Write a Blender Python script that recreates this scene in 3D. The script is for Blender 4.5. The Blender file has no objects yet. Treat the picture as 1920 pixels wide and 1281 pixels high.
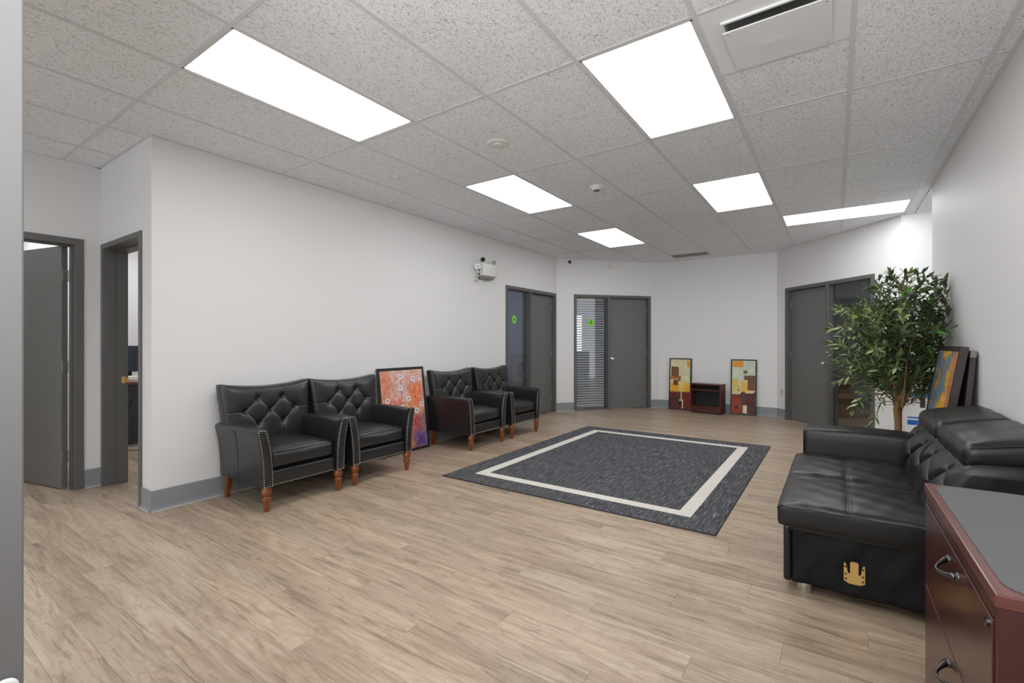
import bpy, bmesh, math, random
import numpy as np
from mathutils import Vector, Matrix, Euler
PI = math.pi
C = bpy.context.scene.collection
SC = bpy.context.scene

# ------------------------------------------------------------------ camera, world, exposure
H_CAM, H_CEIL = 1.247, 2.767
YAW = 0.6134                       # viewing direction, radians from +x towards +y
cam_d = bpy.data.cameras.new('camera')
cam_d.sensor_fit = 'HORIZONTAL'; cam_d.sensor_width = 36.0
cam_d.lens = 36.0 * 882.54 / 1920
cam_d.shift_x = (960 - 944.234) / 1920
cam_d.shift_y = (642.1 - 640.5) / 1920
cam_d.clip_start = 0.05
cam = bpy.data.objects.new('camera', cam_d); C.objects.link(cam)
cam.location = (0, 0, H_CAM)
cam.rotation_euler = (PI / 2, 0, YAW - PI / 2)
SC.camera = cam
w = bpy.data.worlds.new('world'); SC.world = w; w.use_nodes = True
w.node_tree.nodes['Background'].inputs[0].default_value = (0.93, 0.96, 1.0, 1)
w.node_tree.nodes['Background'].inputs[1].default_value = 2.0
SC.view_settings.view_transform = 'Standard'; SC.view_settings.look = 'None'
SC.view_settings.gamma = 1.0; SC.view_settings.use_curve_mapping = False
SC.view_settings.exposure = 0.42
SC.cycles.max_bounces = 10; SC.cycles.diffuse_bounces = 6; SC.cycles.glossy_bounces = 5
SC.cycles.transmission_bounces = 6; SC.cycles.sample_clamp_indirect = 6.0
SC.cycles.use_denoising = True
LAMP = 6.8                         # radiance of the ceiling panels

# unseen fill light added behind the camera, aimed upward to brighten the ceiling
fl_d = bpy.data.lights.new('ceiling_fill', 'AREA'); fl_d.energy = 50; fl_d.shape = 'DISK'; fl_d.size = 1.2; fl_d.color = (1, .99, .98)
fl_o = bpy.data.objects.new('ceiling_fill', fl_d); C.objects.link(fl_o); fl_o.location = (-.75, .1, 1.75)
fl_o.rotation_euler = Vector((1.0, .36, 1.25)).to_track_quat('-Z', 'Y').to_euler()

# ------------------------------------------------------------------ materials
def lin(c):
    return tuple((v / 12.92 if v <= .04045 else ((v + .055) / 1.055) ** 2.4) for v in c)
def S(r, g, b): return lin((r / 255, g / 255, b / 255))

def mat(name, col, rough=.5, metal=0, spec=.5, bump=None, coat=0, emit=None):
    m = bpy.data.materials.new(name); m.use_nodes = True
    nt = m.node_tree; b = nt.nodes['Principled BSDF']
    b.inputs['Base Color'].default_value = (*col, 1); b.inputs['Roughness'].default_value = rough
    b.inputs['Metallic'].default_value = metal; b.inputs['Specular IOR Level'].default_value = spec
    b.inputs['Coat Weight'].default_value = coat; b.inputs['Coat Roughness'].default_value = .12
    if emit:
        b.inputs['Emission Color'].default_value = (*emit[0], 1); b.inputs['Emission Strength'].default_value = emit[1]
    if bump:
        sc, strg, dist = bump
        t = nt.nodes.new('ShaderNodeTexCoord'); n = nt.nodes.new('ShaderNodeTexNoise'); bp = nt.nodes.new('ShaderNodeBump')
        n.inputs['Scale'].default_value = sc; n.inputs['Detail'].default_value = 4
        bp.inputs['Strength'].default_value = strg; bp.inputs['Distance'].default_value = dist
        nt.links.new(t.outputs['Object'], n.inputs['Vector']); nt.links.new(n.outputs[0], bp.inputs['Height'])
        nt.links.new(bp.outputs[0], b.inputs['Normal'])
    return m

class NT:
    """tiny helper to write node graphs"""
    def __init__(s, m): s.nt = m.node_tree; s.b = s.nt.nodes['Principled BSDF']
    def n(s, t, **k):
        x = s.nt.nodes.new(t)
        for a, v in k.items(): setattr(x, a, v)
        return x
    def l(s, a, b): s.nt.links.new(a, b)
    def val(s, sock, v):
        if hasattr(v, 'links') or hasattr(v, 'is_output'): s.l(v, sock)
        else: sock.default_value = v
    def math(s, op, a, b=None, c=None):
        x = s.n('ShaderNodeMath', operation=op)
        s.val(x.inputs[0], a)
        if b is not None: s.val(x.inputs[1], b)
        if c is not None: s.val(x.inputs[2], c)
        return x.outputs[0]
    def ramp(s, fac, stops):
        x = s.n('ShaderNodeValToRGB'); s.l(fac, x.inputs[0]); e = x.color_ramp.elements
        while len(e) < len(stops): e.new(.5)
        for i, (p, c) in enumerate(stops):
            e[i].position = p; e[i].color = (*c, 1) if len(c) == 3 else c
        return x.outputs[0]
    def mix(s, fac, a, b, mode='MIX'):
        x = s.n('ShaderNodeMix', data_type='RGBA', blend_type=mode)
        s.val(x.inputs[0], fac)
        for i, v in ((6, a), (7, b)):
            if isinstance(v, tuple): x.inputs[i].default_value = (*v, 1) if len(v) == 3 else v
            else: s.l(v, x.inputs[i])
        return x.outputs[2]
    def noise(s, vec, scale, detail=3, rough=.5, dist=0):
        x = s.n('ShaderNodeTexNoise'); s.l(vec, x.inputs['Vector'])
        x.inputs['Scale'].default_value = scale; x.inputs['Detail'].default_value = detail
        x.inputs['Roughness'].default_value = rough; x.inputs['Distortion'].default_value = dist
        return x.outputs[0]
    def bump(s, h, strength, dist):
        x = s.n('ShaderNodeBump'); x.inputs['Strength'].default_value = strength; x.inputs['Distance'].default_value = dist
        s.l(h, x.inputs['Height']); s.l(x.outputs[0], s.b.inputs['Normal'])

M = {}
M['wall'] = mat('wall_paint', (.71, .71, .715), .55, spec=.35, bump=(90, .12, .002))
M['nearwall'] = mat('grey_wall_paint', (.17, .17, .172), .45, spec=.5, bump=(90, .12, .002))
M['wall_office'] = mat('office_wall_dimmed', (.30, .33, .40), .6, bump=(90, .1, .002))  # colour darkened to put the dimness of the closed offices into it
M['frame'] = mat('frame_paint', S(92, 91, 89), .42, bump=(60, .08, .002))
M['door'] = mat('door_paint', S(105, 105, 104), .45, bump=(220, .08, .001))
M['base'] = mat('cove_rubber', S(134, 138, 142), .5)
M['caulk'] = mat('pale_caulk', (.6, .6, .59), .6)
M['grid'] = mat('ceiling_grid', (.66, .675, .70), .45)
M['plastic'] = mat('white_plastic', (.72, .72, .70), .4)
M['cream'] = mat('ivory_plastic', S(196, 190, 172), .45)
M['diffuserpaint'] = mat('diffuser_paint', (.82, .84, .86), .4)
M['whitemetal'] = mat('white_metal', (.66, .66, .64), .4)
M['ventgrey'] = mat('grey_louvre', S(140, 140, 138), .5)
M['dark'] = mat('matt_black', (.012, .012, .013), .6)
M['chrome'] = mat('chrome', (.72, .72, .72), .18, metal=1)
M['hinge'] = mat('painted_steel', (.32, .32, .31), .35, metal=.8)
M['nickel'] = mat('black_nickel', (.10, .10, .105), .22, metal=1)
M['brass'] = mat('brass_plate', (.72, .48, .17), .35, metal=.85, bump=(40, .1, .002))
M['nail'] = mat('antique_brass', (.62, .56, .44), .3, metal=.9)
M['blacktrim'] = mat('black_frame', (.010, .009, .009), .4)
M['browntrim'] = mat('dark_brown_frame', S(52, 44, 42), .5)
M['boardtrim'] = mat('brown_board', S(58, 44, 44), .5)
M['greytop'] = mat('grey_board', S(128, 122, 118), .6)
M['lamp'] = mat('lit_diffuser', (.9, .9, .9), .5, emit=((1.0, 1.0, 1.0), LAMP))
M['green'] = mat('green_sticker', S(128, 215, 50), .5)
M['numeral'] = mat('dark_numeral', S(30, 72, 22), .5)
M['soil'] = mat('soil', (.03, .02, .015), .9, bump=(60, .8, .01))
M['pot'] = mat('black_pot', (.02, .02, .02), .45)
M['blind'] = mat('blind_slat', S(200, 201, 205), .35)
M['cardboard'] = mat('cardboard', S(140, 108, 76), .8, bump=(30, .1, .003))
M['cartonwhite'] = mat('white_carton', (.74, .74, .73), .5)
M['blueprint'] = mat('blue_print', S(28, 98, 176), .5)
M['brownprint'] = mat('dark_print', S(62, 44, 46), .5)
M['navy'] = mat('navy_screen', S(44, 54, 74), .4)
M['deskside'] = mat('charcoal_panel', S(52, 54, 58), .5)
M['desktop'] = mat('cherry_edge', S(120, 62, 50), .35)
M['paper'] = mat('paper', (.7, .7, .68), .7)
M['cable'] = mat('black_cable', (.02, .02, .02), .5)
M['trunk'] = mat('trunk_bark', S(134, 106, 68), .75, bump=(45, .5, .008))
M['twig'] = mat('twig', S(92, 96, 60), .7)
M['fabric_black'] = mat('black_dust_cover', (.008, .008, .009), .6, spec=.2, bump=(9, .5, .02))
M['stitch'] = mat('black_thread', (.006, .006, .006), .6)

def leather(name, col, rough, big=6, bigs=.12, fineness=.0):
    m = mat(name, col, rough, spec=.5); g = NT(m)
    t = g.n('ShaderNodeTexCoord').outputs['Object']
    big_ = g.noise(t, big, 3, .5, .6)
    fine = g.noise(t, 60, 3)
    h = g.math('MULTIPLY_ADD', big_, bigs * 10, g.math('MULTIPLY', fine, fineness))
    g.bump(h, .16, .005)
    r = g.ramp(g.noise(t, 14, 1), [(.3, (rough - .02,) * 3), (.7, (rough + .05,) * 3)])
    g.l(r, g.b.inputs['Roughness'])
    return m
M['leather'] = leather('black_chair_leather', (.0125, .013, .0145), .32)
M['leather'].node_tree.nodes['Principled BSDF'].inputs['Coat Weight'].default_value = .22
M['leather'].node_tree.nodes['Principled BSDF'].inputs['Coat Roughness'].default_value = .2
M['leather_sofa'] = leather('black_sofa_leather', (.0055, .0057, .006), .37, 4, .18)

def wood(name, c1, c2, rough, sc=(3, 3, 40), coat=0):
    m = mat(name, c1, rough, coat=coat); g = NT(m)
    t = g.n('ShaderNodeTexCoord').outputs['Object']
    mp = g.n('ShaderNodeMapping'); g.l(t, mp.inputs[0]); mp.inputs['Scale'].default_value = sc
    n1 = g.noise(mp.outputs[0], 1.0, 5, .6, .8)
    col = g.ramp(n1, [(.3, c1), (.5, tuple((a + b) / 2 for a, b in zip(c1, c2))), (.72, c2)])
    g.l(col, g.b.inputs['Base Color']); g.bump(n1, .05, .002)
    return m
M['legwood'] = wood('leg_wood', S(140, 74, 31), S(90, 42, 16), .28, (30, 30, 5), .4)
M['mahogany'] = wood('mahogany_front', S(72, 30, 26), S(50, 19, 17), .3, (22, 22, 1.6), .25)
M['mahogany_edge'] = wood('mahogany_edge', S(104, 58, 52), S(86, 46, 41), .3, (3, 30, 30), .25)
M['shelfwood'] = wood('shelf_mahogany', S(88, 40, 36), S(56, 24, 24), .35, (3, 30, 30), .2)
M['cab_top'] = mat('grey_laminate', S(88, 90, 90), .42, bump=(400, .05, .0005))

# --- mineral fibre ceiling tile
def tile_mat():
    m = mat('mineral_tile', (.7, .7, .7), .85, spec=.2); g = NT(m)
    p = g.n('ShaderNodeNewGeometry').outputs['Position']
    mp = g.n('ShaderNodeMapping'); g.l(p, mp.inputs[0]); mp.inputs['Scale'].default_value = (1, 1.7, 1)
    a = g.noise(mp.outputs[0], 54, 3, .6, 1.6)
    b = g.noise(p, 150, 2, .6)
    worm = g.ramp(a, [(.375, (1, 1, 1)), (.435, (0, 0, 0))])
    pin = g.ramp(b, [(.33, (1, 1, 1)), (.40, (0, 0, 0))])
    pits = g.math('MAXIMUM', worm, g.math('MULTIPLY', pin, .75))
    big = g.noise(p, 1.6, 2)
    basec = g.ramp(big, [(.3, (.855, .88, .915)), (.7, (.89, .915, .95))])
    g.l(g.mix(g.math('MULTIPLY', pits, .62), basec, (.26, .255, .25)), g.b.inputs['Base Color'])
    h = g.math('MULTIPLY_ADD', pits, -1.0, g.math('MULTIPLY', g.noise(p, 90, 4, .6), .5))
    g.bump(h, .6, .002)
    return m
M['tile'] = tile_mat()

# --- floor planks: boards run along y, 0.15 wide, 1.22 long
PW, PL, PX0 = .15, 1.22, 1.66
def row_off(i): return (i * .3813) % 1.0 * PL
def plank_mat():
    m = mat('oak_vinyl', (.5, .4, .3), .42, spec=.4); g = NT(m)
    p = g.n('ShaderNodeNewGeometry').outputs['Position']
    sx = g.n('ShaderNodeSeparateXYZ'); g.l(p, sx.inputs[0])
    X, Y = sx.outputs[0], sx.outputs[1]
    row = g.math('FLOOR', g.math('DIVIDE', g.math('SUBTRACT', X, PX0), PW))
    off = g.math('MULTIPLY', g.math('FLOORED_MODULO', g.math('MULTIPLY', row, .3813), 1.0), PL)
    colid = g.math('FLOOR', g.math('DIVIDE', g.math('SUBTRACT', Y, off), PL))
    cid = g.n('ShaderNodeCombineXYZ'); g.l(row, cid.inputs[0]); g.l(colid, cid.inputs[1])
    wn = g.n('ShaderNodeTexWhiteNoise', noise_dimensions='3D'); g.l(cid.outputs[0], wn.inputs['Vector'])
    rnd, rcol = wn.outputs['Value'], wn.outputs['Color']
    sc = g.n('ShaderNodeVectorMath', operation='SCALE'); g.l(rcol, sc.inputs[0]); sc.inputs['Scale'].default_value = 37
    add = g.n('ShaderNodeVectorMath', operation='ADD'); g.l(p, add.inputs[0]); g.l(sc.outputs[0], add.inputs[1])
    def mapped(s):
        mp = g.n('ShaderNodeMapping'); g.l(add.outputs[0], mp.inputs[0]); mp.inputs['Scale'].default_value = s; return mp.outputs[0]
    long_ = g.noise(mapped((9, .9, 1)), 1.6, 4, .62, 1.1)       # cathedral-scale tone
    grain = g.noise(mapped((60, 2.2, 1)), 2.0, 4, .7, .4)
    streak = g.noise(mapped((17, .95, 1)), 1.7, 6, .68, 1.5)
    cross = g.noise(mapped((6, 26, 1)), 1.3, 3, .6, .8)
    knots = g.noise(mapped((11, 5, 1)), 1.3, 4, .6, 1.2)
    c = g.ramp(long_, [(.28, S(126, 108, 92)), (.40, S(154, 137, 118)), (.54, S(169, 152, 133)), (.74, S(183, 168, 149))])
    tone = g.ramp(rnd, [(0, (.86, .845, .83)), (.5, (1, 1, 1)), (1, (1.09, 1.085, 1.07))])
    c = g.mix(1.0, c, tone, 'MULTIPLY')
    gr = g.ramp(grain, [(.30, (.84, .82, .80)), (.47, (1, 1, 1)), (.7, (1.05, 1.05, 1.05))])
    c = g.mix(1.0, c, gr, 'MULTIPLY')
    cr = g.ramp(cross, [(.36, (.86, .84, .81)), (.5, (1, 1, 1))])
    c = g.mix(.4, c, cr, 'MULTIPLY')
    ringn = g.noise(mapped((4.2, .5, 1)), 1.5, 2, .45, .5)
    rings = g.math('SINE', g.math('MULTIPLY', ringn, 95.0))
    c = g.mix(.55, c, g.ramp(rings, [(.0, (1, 1, 1)), (.55, (1, 1, 1)), (.95, (.80, .775, .75))]), 'MULTIPLY')
    st = g.ramp(streak, [(.565, (0, 0, 0)), (.60, (.45, .45, .45)), (.645, (1, 1, 1)), (.78, (.6, .6, .6))])
    c = g.mix(g.math('MULTIPLY', st, .6), c, S(98, 80, 68))
    kn = g.ramp(knots, [(.745, (0, 0, 0)), (.785, (1, 1, 1))])
    c = g.mix(g.math('MULTIPLY', kn, .75), c, S(78, 62, 52))
    g.l(c, g.b.inputs['Base Color'])
    rr = g.ramp(grain, [(.3, (.44,) * 3), (.7, (.33,) * 3)]); g.l(rr, g.b.inputs['Roughness'])
    g.bump(g.math('ADD', g.math('MULTIPLY', grain, .5), g.math('MULTIPLY', cross, .3)), .18, .0012)
    return m
M['plank'] = plank_mat()

def rug_mat(name, dark):
    m = mat(name, (.1, .1, .1), .95, spec=.1); g = NT(m)
    p = g.n('ShaderNodeNewGeometry').outputs['Position']
    mp = g.n('ShaderNodeMapping'); g.l(p, mp.inputs[0]); mp.inputs['Scale'].default_value = (3.6, 62, 1)
    a = g.noise(mp.outputs[0], 2.1, 4, .72, .5)
    mq = g.n('ShaderNodeMapping'); g.l(p, mq.inputs[0]); mq.inputs['Scale'].default_value = (180, 240, 1)
    b = g.noise(mq.outputs[0], 1.3, 2, .6)
    if dark:
        c = g.ramp(a, [(.34, S(44, 44, 47)), (.47, S(72, 73, 77)), (.57, S(96, 97, 101)), (.68, S(150, 150, 152))])
        bb = g.ramp(b, [(.3, (.6, .6, .6)), (.65, (1.2, 1.2, 1.2))])
    else:
        c = g.ramp(a, [(.3, S(196, 192, 184)), (.7, S(216, 213, 206))])
        bb = g.ramp(b, [(.3, (.92, .92, .92)), (.65, (1.03, 1.03, 1.03))])
    g.l(g.mix(1.0, c, bb, 'MULTIPLY'), g.b.inputs['Base Color'])
    g.bump(b, .7, .003)
    return m
M['rug_dark'] = rug_mat('charcoal_weave', True); M['rug_light'] = rug_mat('ivory_weave', False)

def glass_mat(tint=(.93, .95, .96)):
    m = bpy.data.materials.new('pane_glass'); m.use_nodes = True; nt = m.node_tree
    nt.nodes.clear()
    o = nt.nodes.new('ShaderNodeOutputMaterial'); mx = nt.nodes.new('ShaderNodeMixShader')
    t = nt.nodes.new('ShaderNodeBsdfTransparent'); gl = nt.nodes.new('ShaderNodeBsdfGlossy'); f = nt.nodes.new('ShaderNodeFresnel')
    t.inputs[0].default_value = (*tint, 1); gl.inputs['Roughness'].default_value = .01; f.inputs[0].default_value = 1.85
    gm = nt.nodes.new('ShaderNodeNewGeometry'); k = nt.nodes.new('ShaderNodeMath'); k.operation = 'MULTIPLY_ADD'; k.inputs[1].default_value = -1; k.inputs[2].default_value = 1
    k2 = nt.nodes.new('ShaderNodeMath'); k2.operation = 'MULTIPLY'
    nt.links.new(gm.outputs['Backfacing'], k.inputs[0]); nt.links.new(k.outputs[0], k2.inputs[0]); nt.links.new(f.outputs[0], k2.inputs[1])
    nt.links.new(k2.outputs[0], mx.inputs[0]); nt.links.new(t.outputs[0], mx.inputs[1]); nt.links.new(gl.outputs[0], mx.inputs[2])
    nt.links.new(mx.outputs[0], o.inputs[0]); return m
M['glass'] = glass_mat((.88, .90, .91))
M['clear'] = glass_mat((.97, .98, .98))

def leaf_mat(name, c):
    m = mat(name, c, .42, spec=.5); g = NT(m)
    oi = g.n('ShaderNodeNewGeometry').outputs['Random Per Island']
    r = g.ramp(oi, [(0, tuple(v * .65 for v in c)), (.6, c), (1, tuple(min(1, v * 1.5) for v in c))])
    g.l(r, g.b.inputs['Base Color'])
    g.b.inputs['Subsurface Weight'].default_value = 0
    return m
M['leaf_a'] = leaf_mat('leaf_dark', S(58, 74, 50))
M['leaf_b'] = leaf_mat('leaf_mid', S(84, 104, 62))
M['leaf_c'] = leaf_mat('leaf_pale', S(136, 150, 100))
M['leaf_g'] = leaf_mat('leaf_bright', S(72, 122, 44))

# ------------------------------------------------------------------ mesh helpers
def tag(o, label=None, cat=None, group=None, kind=None):
    if label: o['label'] = label
    if cat: o['category'] = cat
    if group: o['group'] = group
    if kind: o['kind'] = kind
    return o
def obj(name, bm, m, parent=None, smooth=False, loc=None, rot=None):
    me = bpy.data.meshes.new(name)
    bmesh.ops.recalc_face_normals(bm, faces=bm.faces[:])
    bm.to_mesh(me); bm.free()
    for mm in (m if isinstance(m, (list, tuple)) else [m]): me.materials.append(mm)
    if smooth: me.polygons.foreach_set('use_smooth', [True] * len(me.polygons))
    o = bpy.data.objects.new(name, me); C.objects.link(o)
    if parent is not None: o.parent = parent
    if loc is not None: o.location = loc
    if rot is not None: o.rotation_euler = rot
    return o
def sobj(name, bm, m, parent=None, ang=40, **k):
    """smooth shaded with sharp edges above an angle"""
    o = obj(name, bm, m, parent, smooth=True, **k)
    me = o.data; b2 = bmesh.new(); b2.from_mesh(me)
    for e in b2.edges:
        if len(e.link_faces) == 2 and e.calc_face_angle(0) > math.radians(ang): e.smooth = False
    b2.to_mesh(me); b2.free()
    return o
def empty(name, loc=(0, 0, 0), rotz=0, parent=None):
    o = bpy.data.objects.new(name, None); C.objects.link(o); o.empty_display_size = .05
    o.location = loc; o.rotation_euler = (0, 0, rotz)
    if parent: o.parent = parent
    return o
def copy_tree(o, parent=None):
    c = o.copy(); C.objects.link(c); c.parent = parent
    for ch in [x for x in C.objects if x.parent == o]: copy_tree(ch, c)
    return c
def B(): return bmesh.new()
def box(bm, x0, x1, y0, y1, z0, z1, bev=0, seg=2, mi=0, mtx=None):
    vs = [bm.verts.new((x, y, z)) for x in (x0, x1) for y in (y0, y1) for z in (z0, z1)]
    fs = [bm.faces.new([vs[i] for i in f]) for f in ((0, 1, 3, 2), (4, 6, 7, 5), (0, 4, 5, 1), (2, 3, 7, 6), (0, 2, 6, 4), (1, 5, 7, 3))]
    for f in fs: f.material_index = mi
    allv = vs
    if bev > 0:
        es = list({e for f in fs for e in f.edges})
        r = bmesh.ops.bevel(bm, geom=es, offset=bev, segments=seg, affect='EDGES', profile=.5, clamp_overlap=True)
        allv = list({v for v in r['verts']} | {v for f in fs if f.is_valid for v in f.verts})
        for f in r['faces']: f.material_index = mi
    if mtx is not None:
        for v in allv:
            if v.is_valid: v.co = mtx @ v.co
    return bm
def tube(bm, pts, r, n=8, caps=True, mi=0):
    pts = [Vector(p) for p in pts]; rs = r if isinstance(r, (list, tuple)) else [r] * len(pts)
    rings = []; up = Vector((0, 0, 1))
    for i, p in enumerate(pts):
        d = (pts[min(i + 1, len(pts) - 1)] - pts[max(i - 1, 0)]).normalized()
        a = d.cross(up)
        if a.length < .05: a = d.cross(Vector((1, 0, 0)))
        a.normalize(); b = d.cross(a)
        rings.append([bm.verts.new(p + (a * math.cos(2 * PI * k / n) + b * math.sin(2 * PI * k / n)) * rs[i]) for k in range(n)])
    for A_, B_ in zip(rings, rings[1:]):
        for k in range(n):
            f = bm.faces.new((A_[k], A_[(k + 1) % n], B_[(k + 1) % n], B_[k])); f.material_index = mi
    if caps: bm.faces.new(rings[0]).material_index = mi; bm.faces.new(rings[-1][::-1]).material_index = mi
    return bm
def lathe(bm, prof, n=20, loc=(0, 0, 0), mtx=None, mi=0):
    rings = []
    for r, z in prof:
        rings.append([Vector((r * math.cos(2 * PI * k / n), r * math.sin(2 * PI * k / n), z)) for k in range(n)])
    vr = []
    for R in rings:
        vr.append([bm.verts.new((mtx @ v if mtx is not None else v) + Vector(loc)) for v in R])
    for A_, B_ in zip(vr, vr[1:]):
        for k in range(n): bm.faces.new((A_[k], A_[(k + 1) % n], B_[(k + 1) % n], B_[k])).material_index = mi
    if prof[0][0] > 1e-5: bm.faces.new(vr[0]).material_index = mi
    if prof[-1][0] > 1e-5: bm.faces.new(vr[-1]).material_index = mi
    return bm
def soft(bm, c, half, r, div, fn=None):
    """rounded box with a fine grid; fn(p, q) may displace a point (q in -1..1)"""
    hx, hy, hz = half; core = [max(h - r, 1e-4) for h in half]; cache = {}
    def pt(a):
        key = tuple(round(v, 6) for v in a)
        if key in cache: return cache[key]
        P = Vector((a[0] * hx, a[1] * hy, a[2] * hz))
        q = Vector([max(-core[i], min(core[i], P[i])) for i in range(3)])
        d = P - q
        if d.length > 1e-9: P = q + d.normalized() * min(r, max(d))if False else q + d.normalized() * r
        P = P + Vector(c)
        if fn: P = Vector(fn(P, a))
        v = bm.verts.new(P); cache[key] = v; return v
    def lines(i):
        n = div[i]; h = half[i]; k = 3; s = []
        for j in range(k): s.append(-1 + (1 - math.cos(PI / 2 * j / k)) * r / h)
        inner = [-1 + r / h + (2 - 2 * r / h) * j / n for j in range(n + 1)]
        return s + inner + [-x for x in reversed(s)]
    L = [lines(i) for i in range(3)]
    for ax in range(3):
        u, v = [i for i in range(3) if i != ax]
        for sgn in (-1, 1):
            for i in range(len(L[u]) - 1):
                for j in range(len(L[v]) - 1):
                    q = []
                    for (a, b) in ((i, j), (i + 1, j), (i + 1, j + 1), (i, j + 1)):
                        t = [0, 0, 0]; t[ax] = sgn; t[u] = L[u][a]; t[v] = L[v][b]; q.append(pt(t))
                    if len(set(q)) == 4: bm.faces.new(q)
    return bm
def prism(bm, poly, t0, t1, plane='xz', mi=0):
    def P(a, b, t): return {'xz': (a, t, b), 'xy': (a, b, t), 'yz': (t, a, b)}[plane]
    v0 = [bm.verts.new(P(a, b, t0)) for a, b in poly]; v1 = [bm.verts.new(P(a, b, t1)) for a, b in poly]
    fs = [bm.faces.new(v0), bm.faces.new(v1[::-1])]; n = len(poly)
    for i in range(n): fs.append(bm.faces.new((v0[i], v0[(i + 1) % n], v1[(i + 1) % n], v1[i])))
    for f in fs: f.material_index = mi
    return bm
def frame_mtx(P, Q):
    """local x along the wall P->Q, local y = away from the room (left of P->Q)"""
    d = Vector((Q[0] - P[0], Q[1] - P[1], 0)); L = d.length
    a = math.atan2(d.y, d.x)
    return L, a

# ------------------------------------------------------------------ setting: floor
YW, XR, YL = 4.11, 1.34, 5.26      # left wall plane, return wall plane, recess wall plane
PA, PB, PC, PD = (7.5, 4.11), (9.1, 2.755), (9.05, .79), (7.35, -.65)
YR, XRE = -.77, 6.125              # right wall plane and its far end
floor = obj('floor', box(B(), -4.2, 12.2, -4.2, 8.7, -.06, -.006), M['dark']); tag(floor, kind='structure')
c_, s_ = math.cos(YAW), math.sin(YAW)
def project(x, y, z):
    d = x * c_ + y * s_; r = x * s_ - y * c_
    if d < .05: return None
    return 944.2 + 882.5 * r / d, 642.1 - 882.5 * (z - H_CAM) / d, d
def in_room(x, y):
    if x < XR and y < YL and x > -1.5: return y > YR
    if y > YW or y < YR and x < XRE: return False
    if x > 7.5 and y > YW - (x - 7.5) * .847: return False
    if x > 7.35 and y < -.65 + (x - 7.35) * .847: return False
    return x < 9.1
cells = []
for i in range(int((-4.2 - PX0) / PW) - 1, int((12.2 - PX0) / PW) + 1):
    for j in range(-5, 8):
        x0 = PX0 + i * PW; y0 = row_off(i) + j * PL
        if x0 < -4.2 or x0 > 12 or y0 > 8.6 or y0 + PL < -4.2: continue
        best = None
        for fy in (.05, .25, .5, .75, .95):
            for fx in (.1, .9):
                px, py = x0 + fx * PW, y0 + fy * PL
                q = project(px, py, 0)
                if q and 40 < q[0] < 1925 and q[1] < 1290 and in_room(px, py):
                    if best is None or q[2] < best: best = q[2]
        cells.append((best if best else 99, x0, max(y0, -4.2), min(y0 + PL, 8.7)))
cells.sort(key=lambda t: t[0])
full_bm = B(); g_ = .0003
def plank_geo(bm, x0, x1, y0, y1):
    b = .0005
    bo = [bm.verts.new(p) for p in ((x0, y0, -.005), (x1, y0, -.005), (x1, y1, -.005), (x0, y1, -.005))]
    mi = [bm.verts.new(p) for p in ((x0, y0, -b), (x1, y0, -b), (x1, y1, -b), (x0, y1, -b))]
    to = [bm.verts.new(p) for p in ((x0 + b, y0 + b, 0), (x1 - b, y0 + b, 0), (x1 - b, y1 - b, 0), (x0 + b, y1 - b, 0))]
    for a, c in ((bo, mi), (mi, to)):
        for k in range(4): bm.faces.new((a[k], a[(k + 1) % 4], c[(k + 1) % 4], c[k]))
    bm.faces.new(to)
plank_geo(full_bm, g_, PW - g_, g_, PL - g_)
pl0 = None; rest = B(); cnt = 0
for best, x0, y0, y1 in cells:
    whole = abs((y1 - y0) - PL) < 1e-4
    if cnt < 298 and best < 90 and whole:
        if pl0 is None: pl0 = obj('plank', full_bm, M['plank'], floor); o = pl0
        else:
            o = pl0.copy(); C.objects.link(o); o.parent = floor
        o.location = (x0, y0, 0); cnt += 1
    else: plank_geo(rest, x0 + g_, x0 + PW - g_, y0 + g_, y1 - g_)
tag(obj('far_planks', rest, M['plank'], floor), kind='stuff')

# ------------------------------------------------------------------ setting: walls
def wall_local(name, P, Q, th=.13, opening=None, m=None, h=H_CEIL, side=1):
    L, a = frame_mtx(P, Q); bm = B(); y0, y1 = (0, th) if side > 0 else (-th, 0)
    if opening:
        s0, s1, z1 = opening
        if s0 > .001: box(bm, 0, s0, y0, y1, 0, h)
        if L - s1 > .001: box(bm, s1, L, y0, y1, 0, h)
        box(bm, s0, s1, y0, y1, z1, h)
    else: box(bm, 0, L, y0, y1, 0, h)
    o = obj(name, bm, m or M['wall'], None, loc=(P[0], P[1], 0), rot=(0, 0, a)); tag(o, kind='structure')
    return o
DZ = 2.125                          # top of every door frame
W4 = (5.89, 7.47)                   # door 4 outer frame, x along the left wall
lw = wall_local('wall_left', (XR, YW), PA, .15, (W4[0] - XR + .02, W4[1] - XR - .02, DZ - .02))
LAB, aAB = frame_mtx(PA, PB); LCD, aCD = frame_mtx(PC, PD)
def along(P, Q, p): return math.hypot(p[0] - P[0], p[1] - P[1])
sAB = (along(PA, PB, (7.756, 3.893)), along(PA, PB, (8.958, 2.875)))
sCD = (along(PC, PD, (8.891, .656)), along(PC, PD, (7.625, -.417)))
wall_local('wall_back_left', PA, PB, .13, (sAB[0] + .02, sAB[1] - .02, DZ - .02))
wall_local('wall_back', PB, PC, .13)
wall_local('wall_back_right', PC, PD, .13, (sCD[0] + .02, sCD[1] - .02, DZ - .02))
wall_local('wall_passage', PD, (7.35, -4.0), .13)
tag(obj('wall_right', box(B(), -4.1, XRE, YR - .13, YR, 0, H_CEIL), M['wall']), kind='structure')
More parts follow.
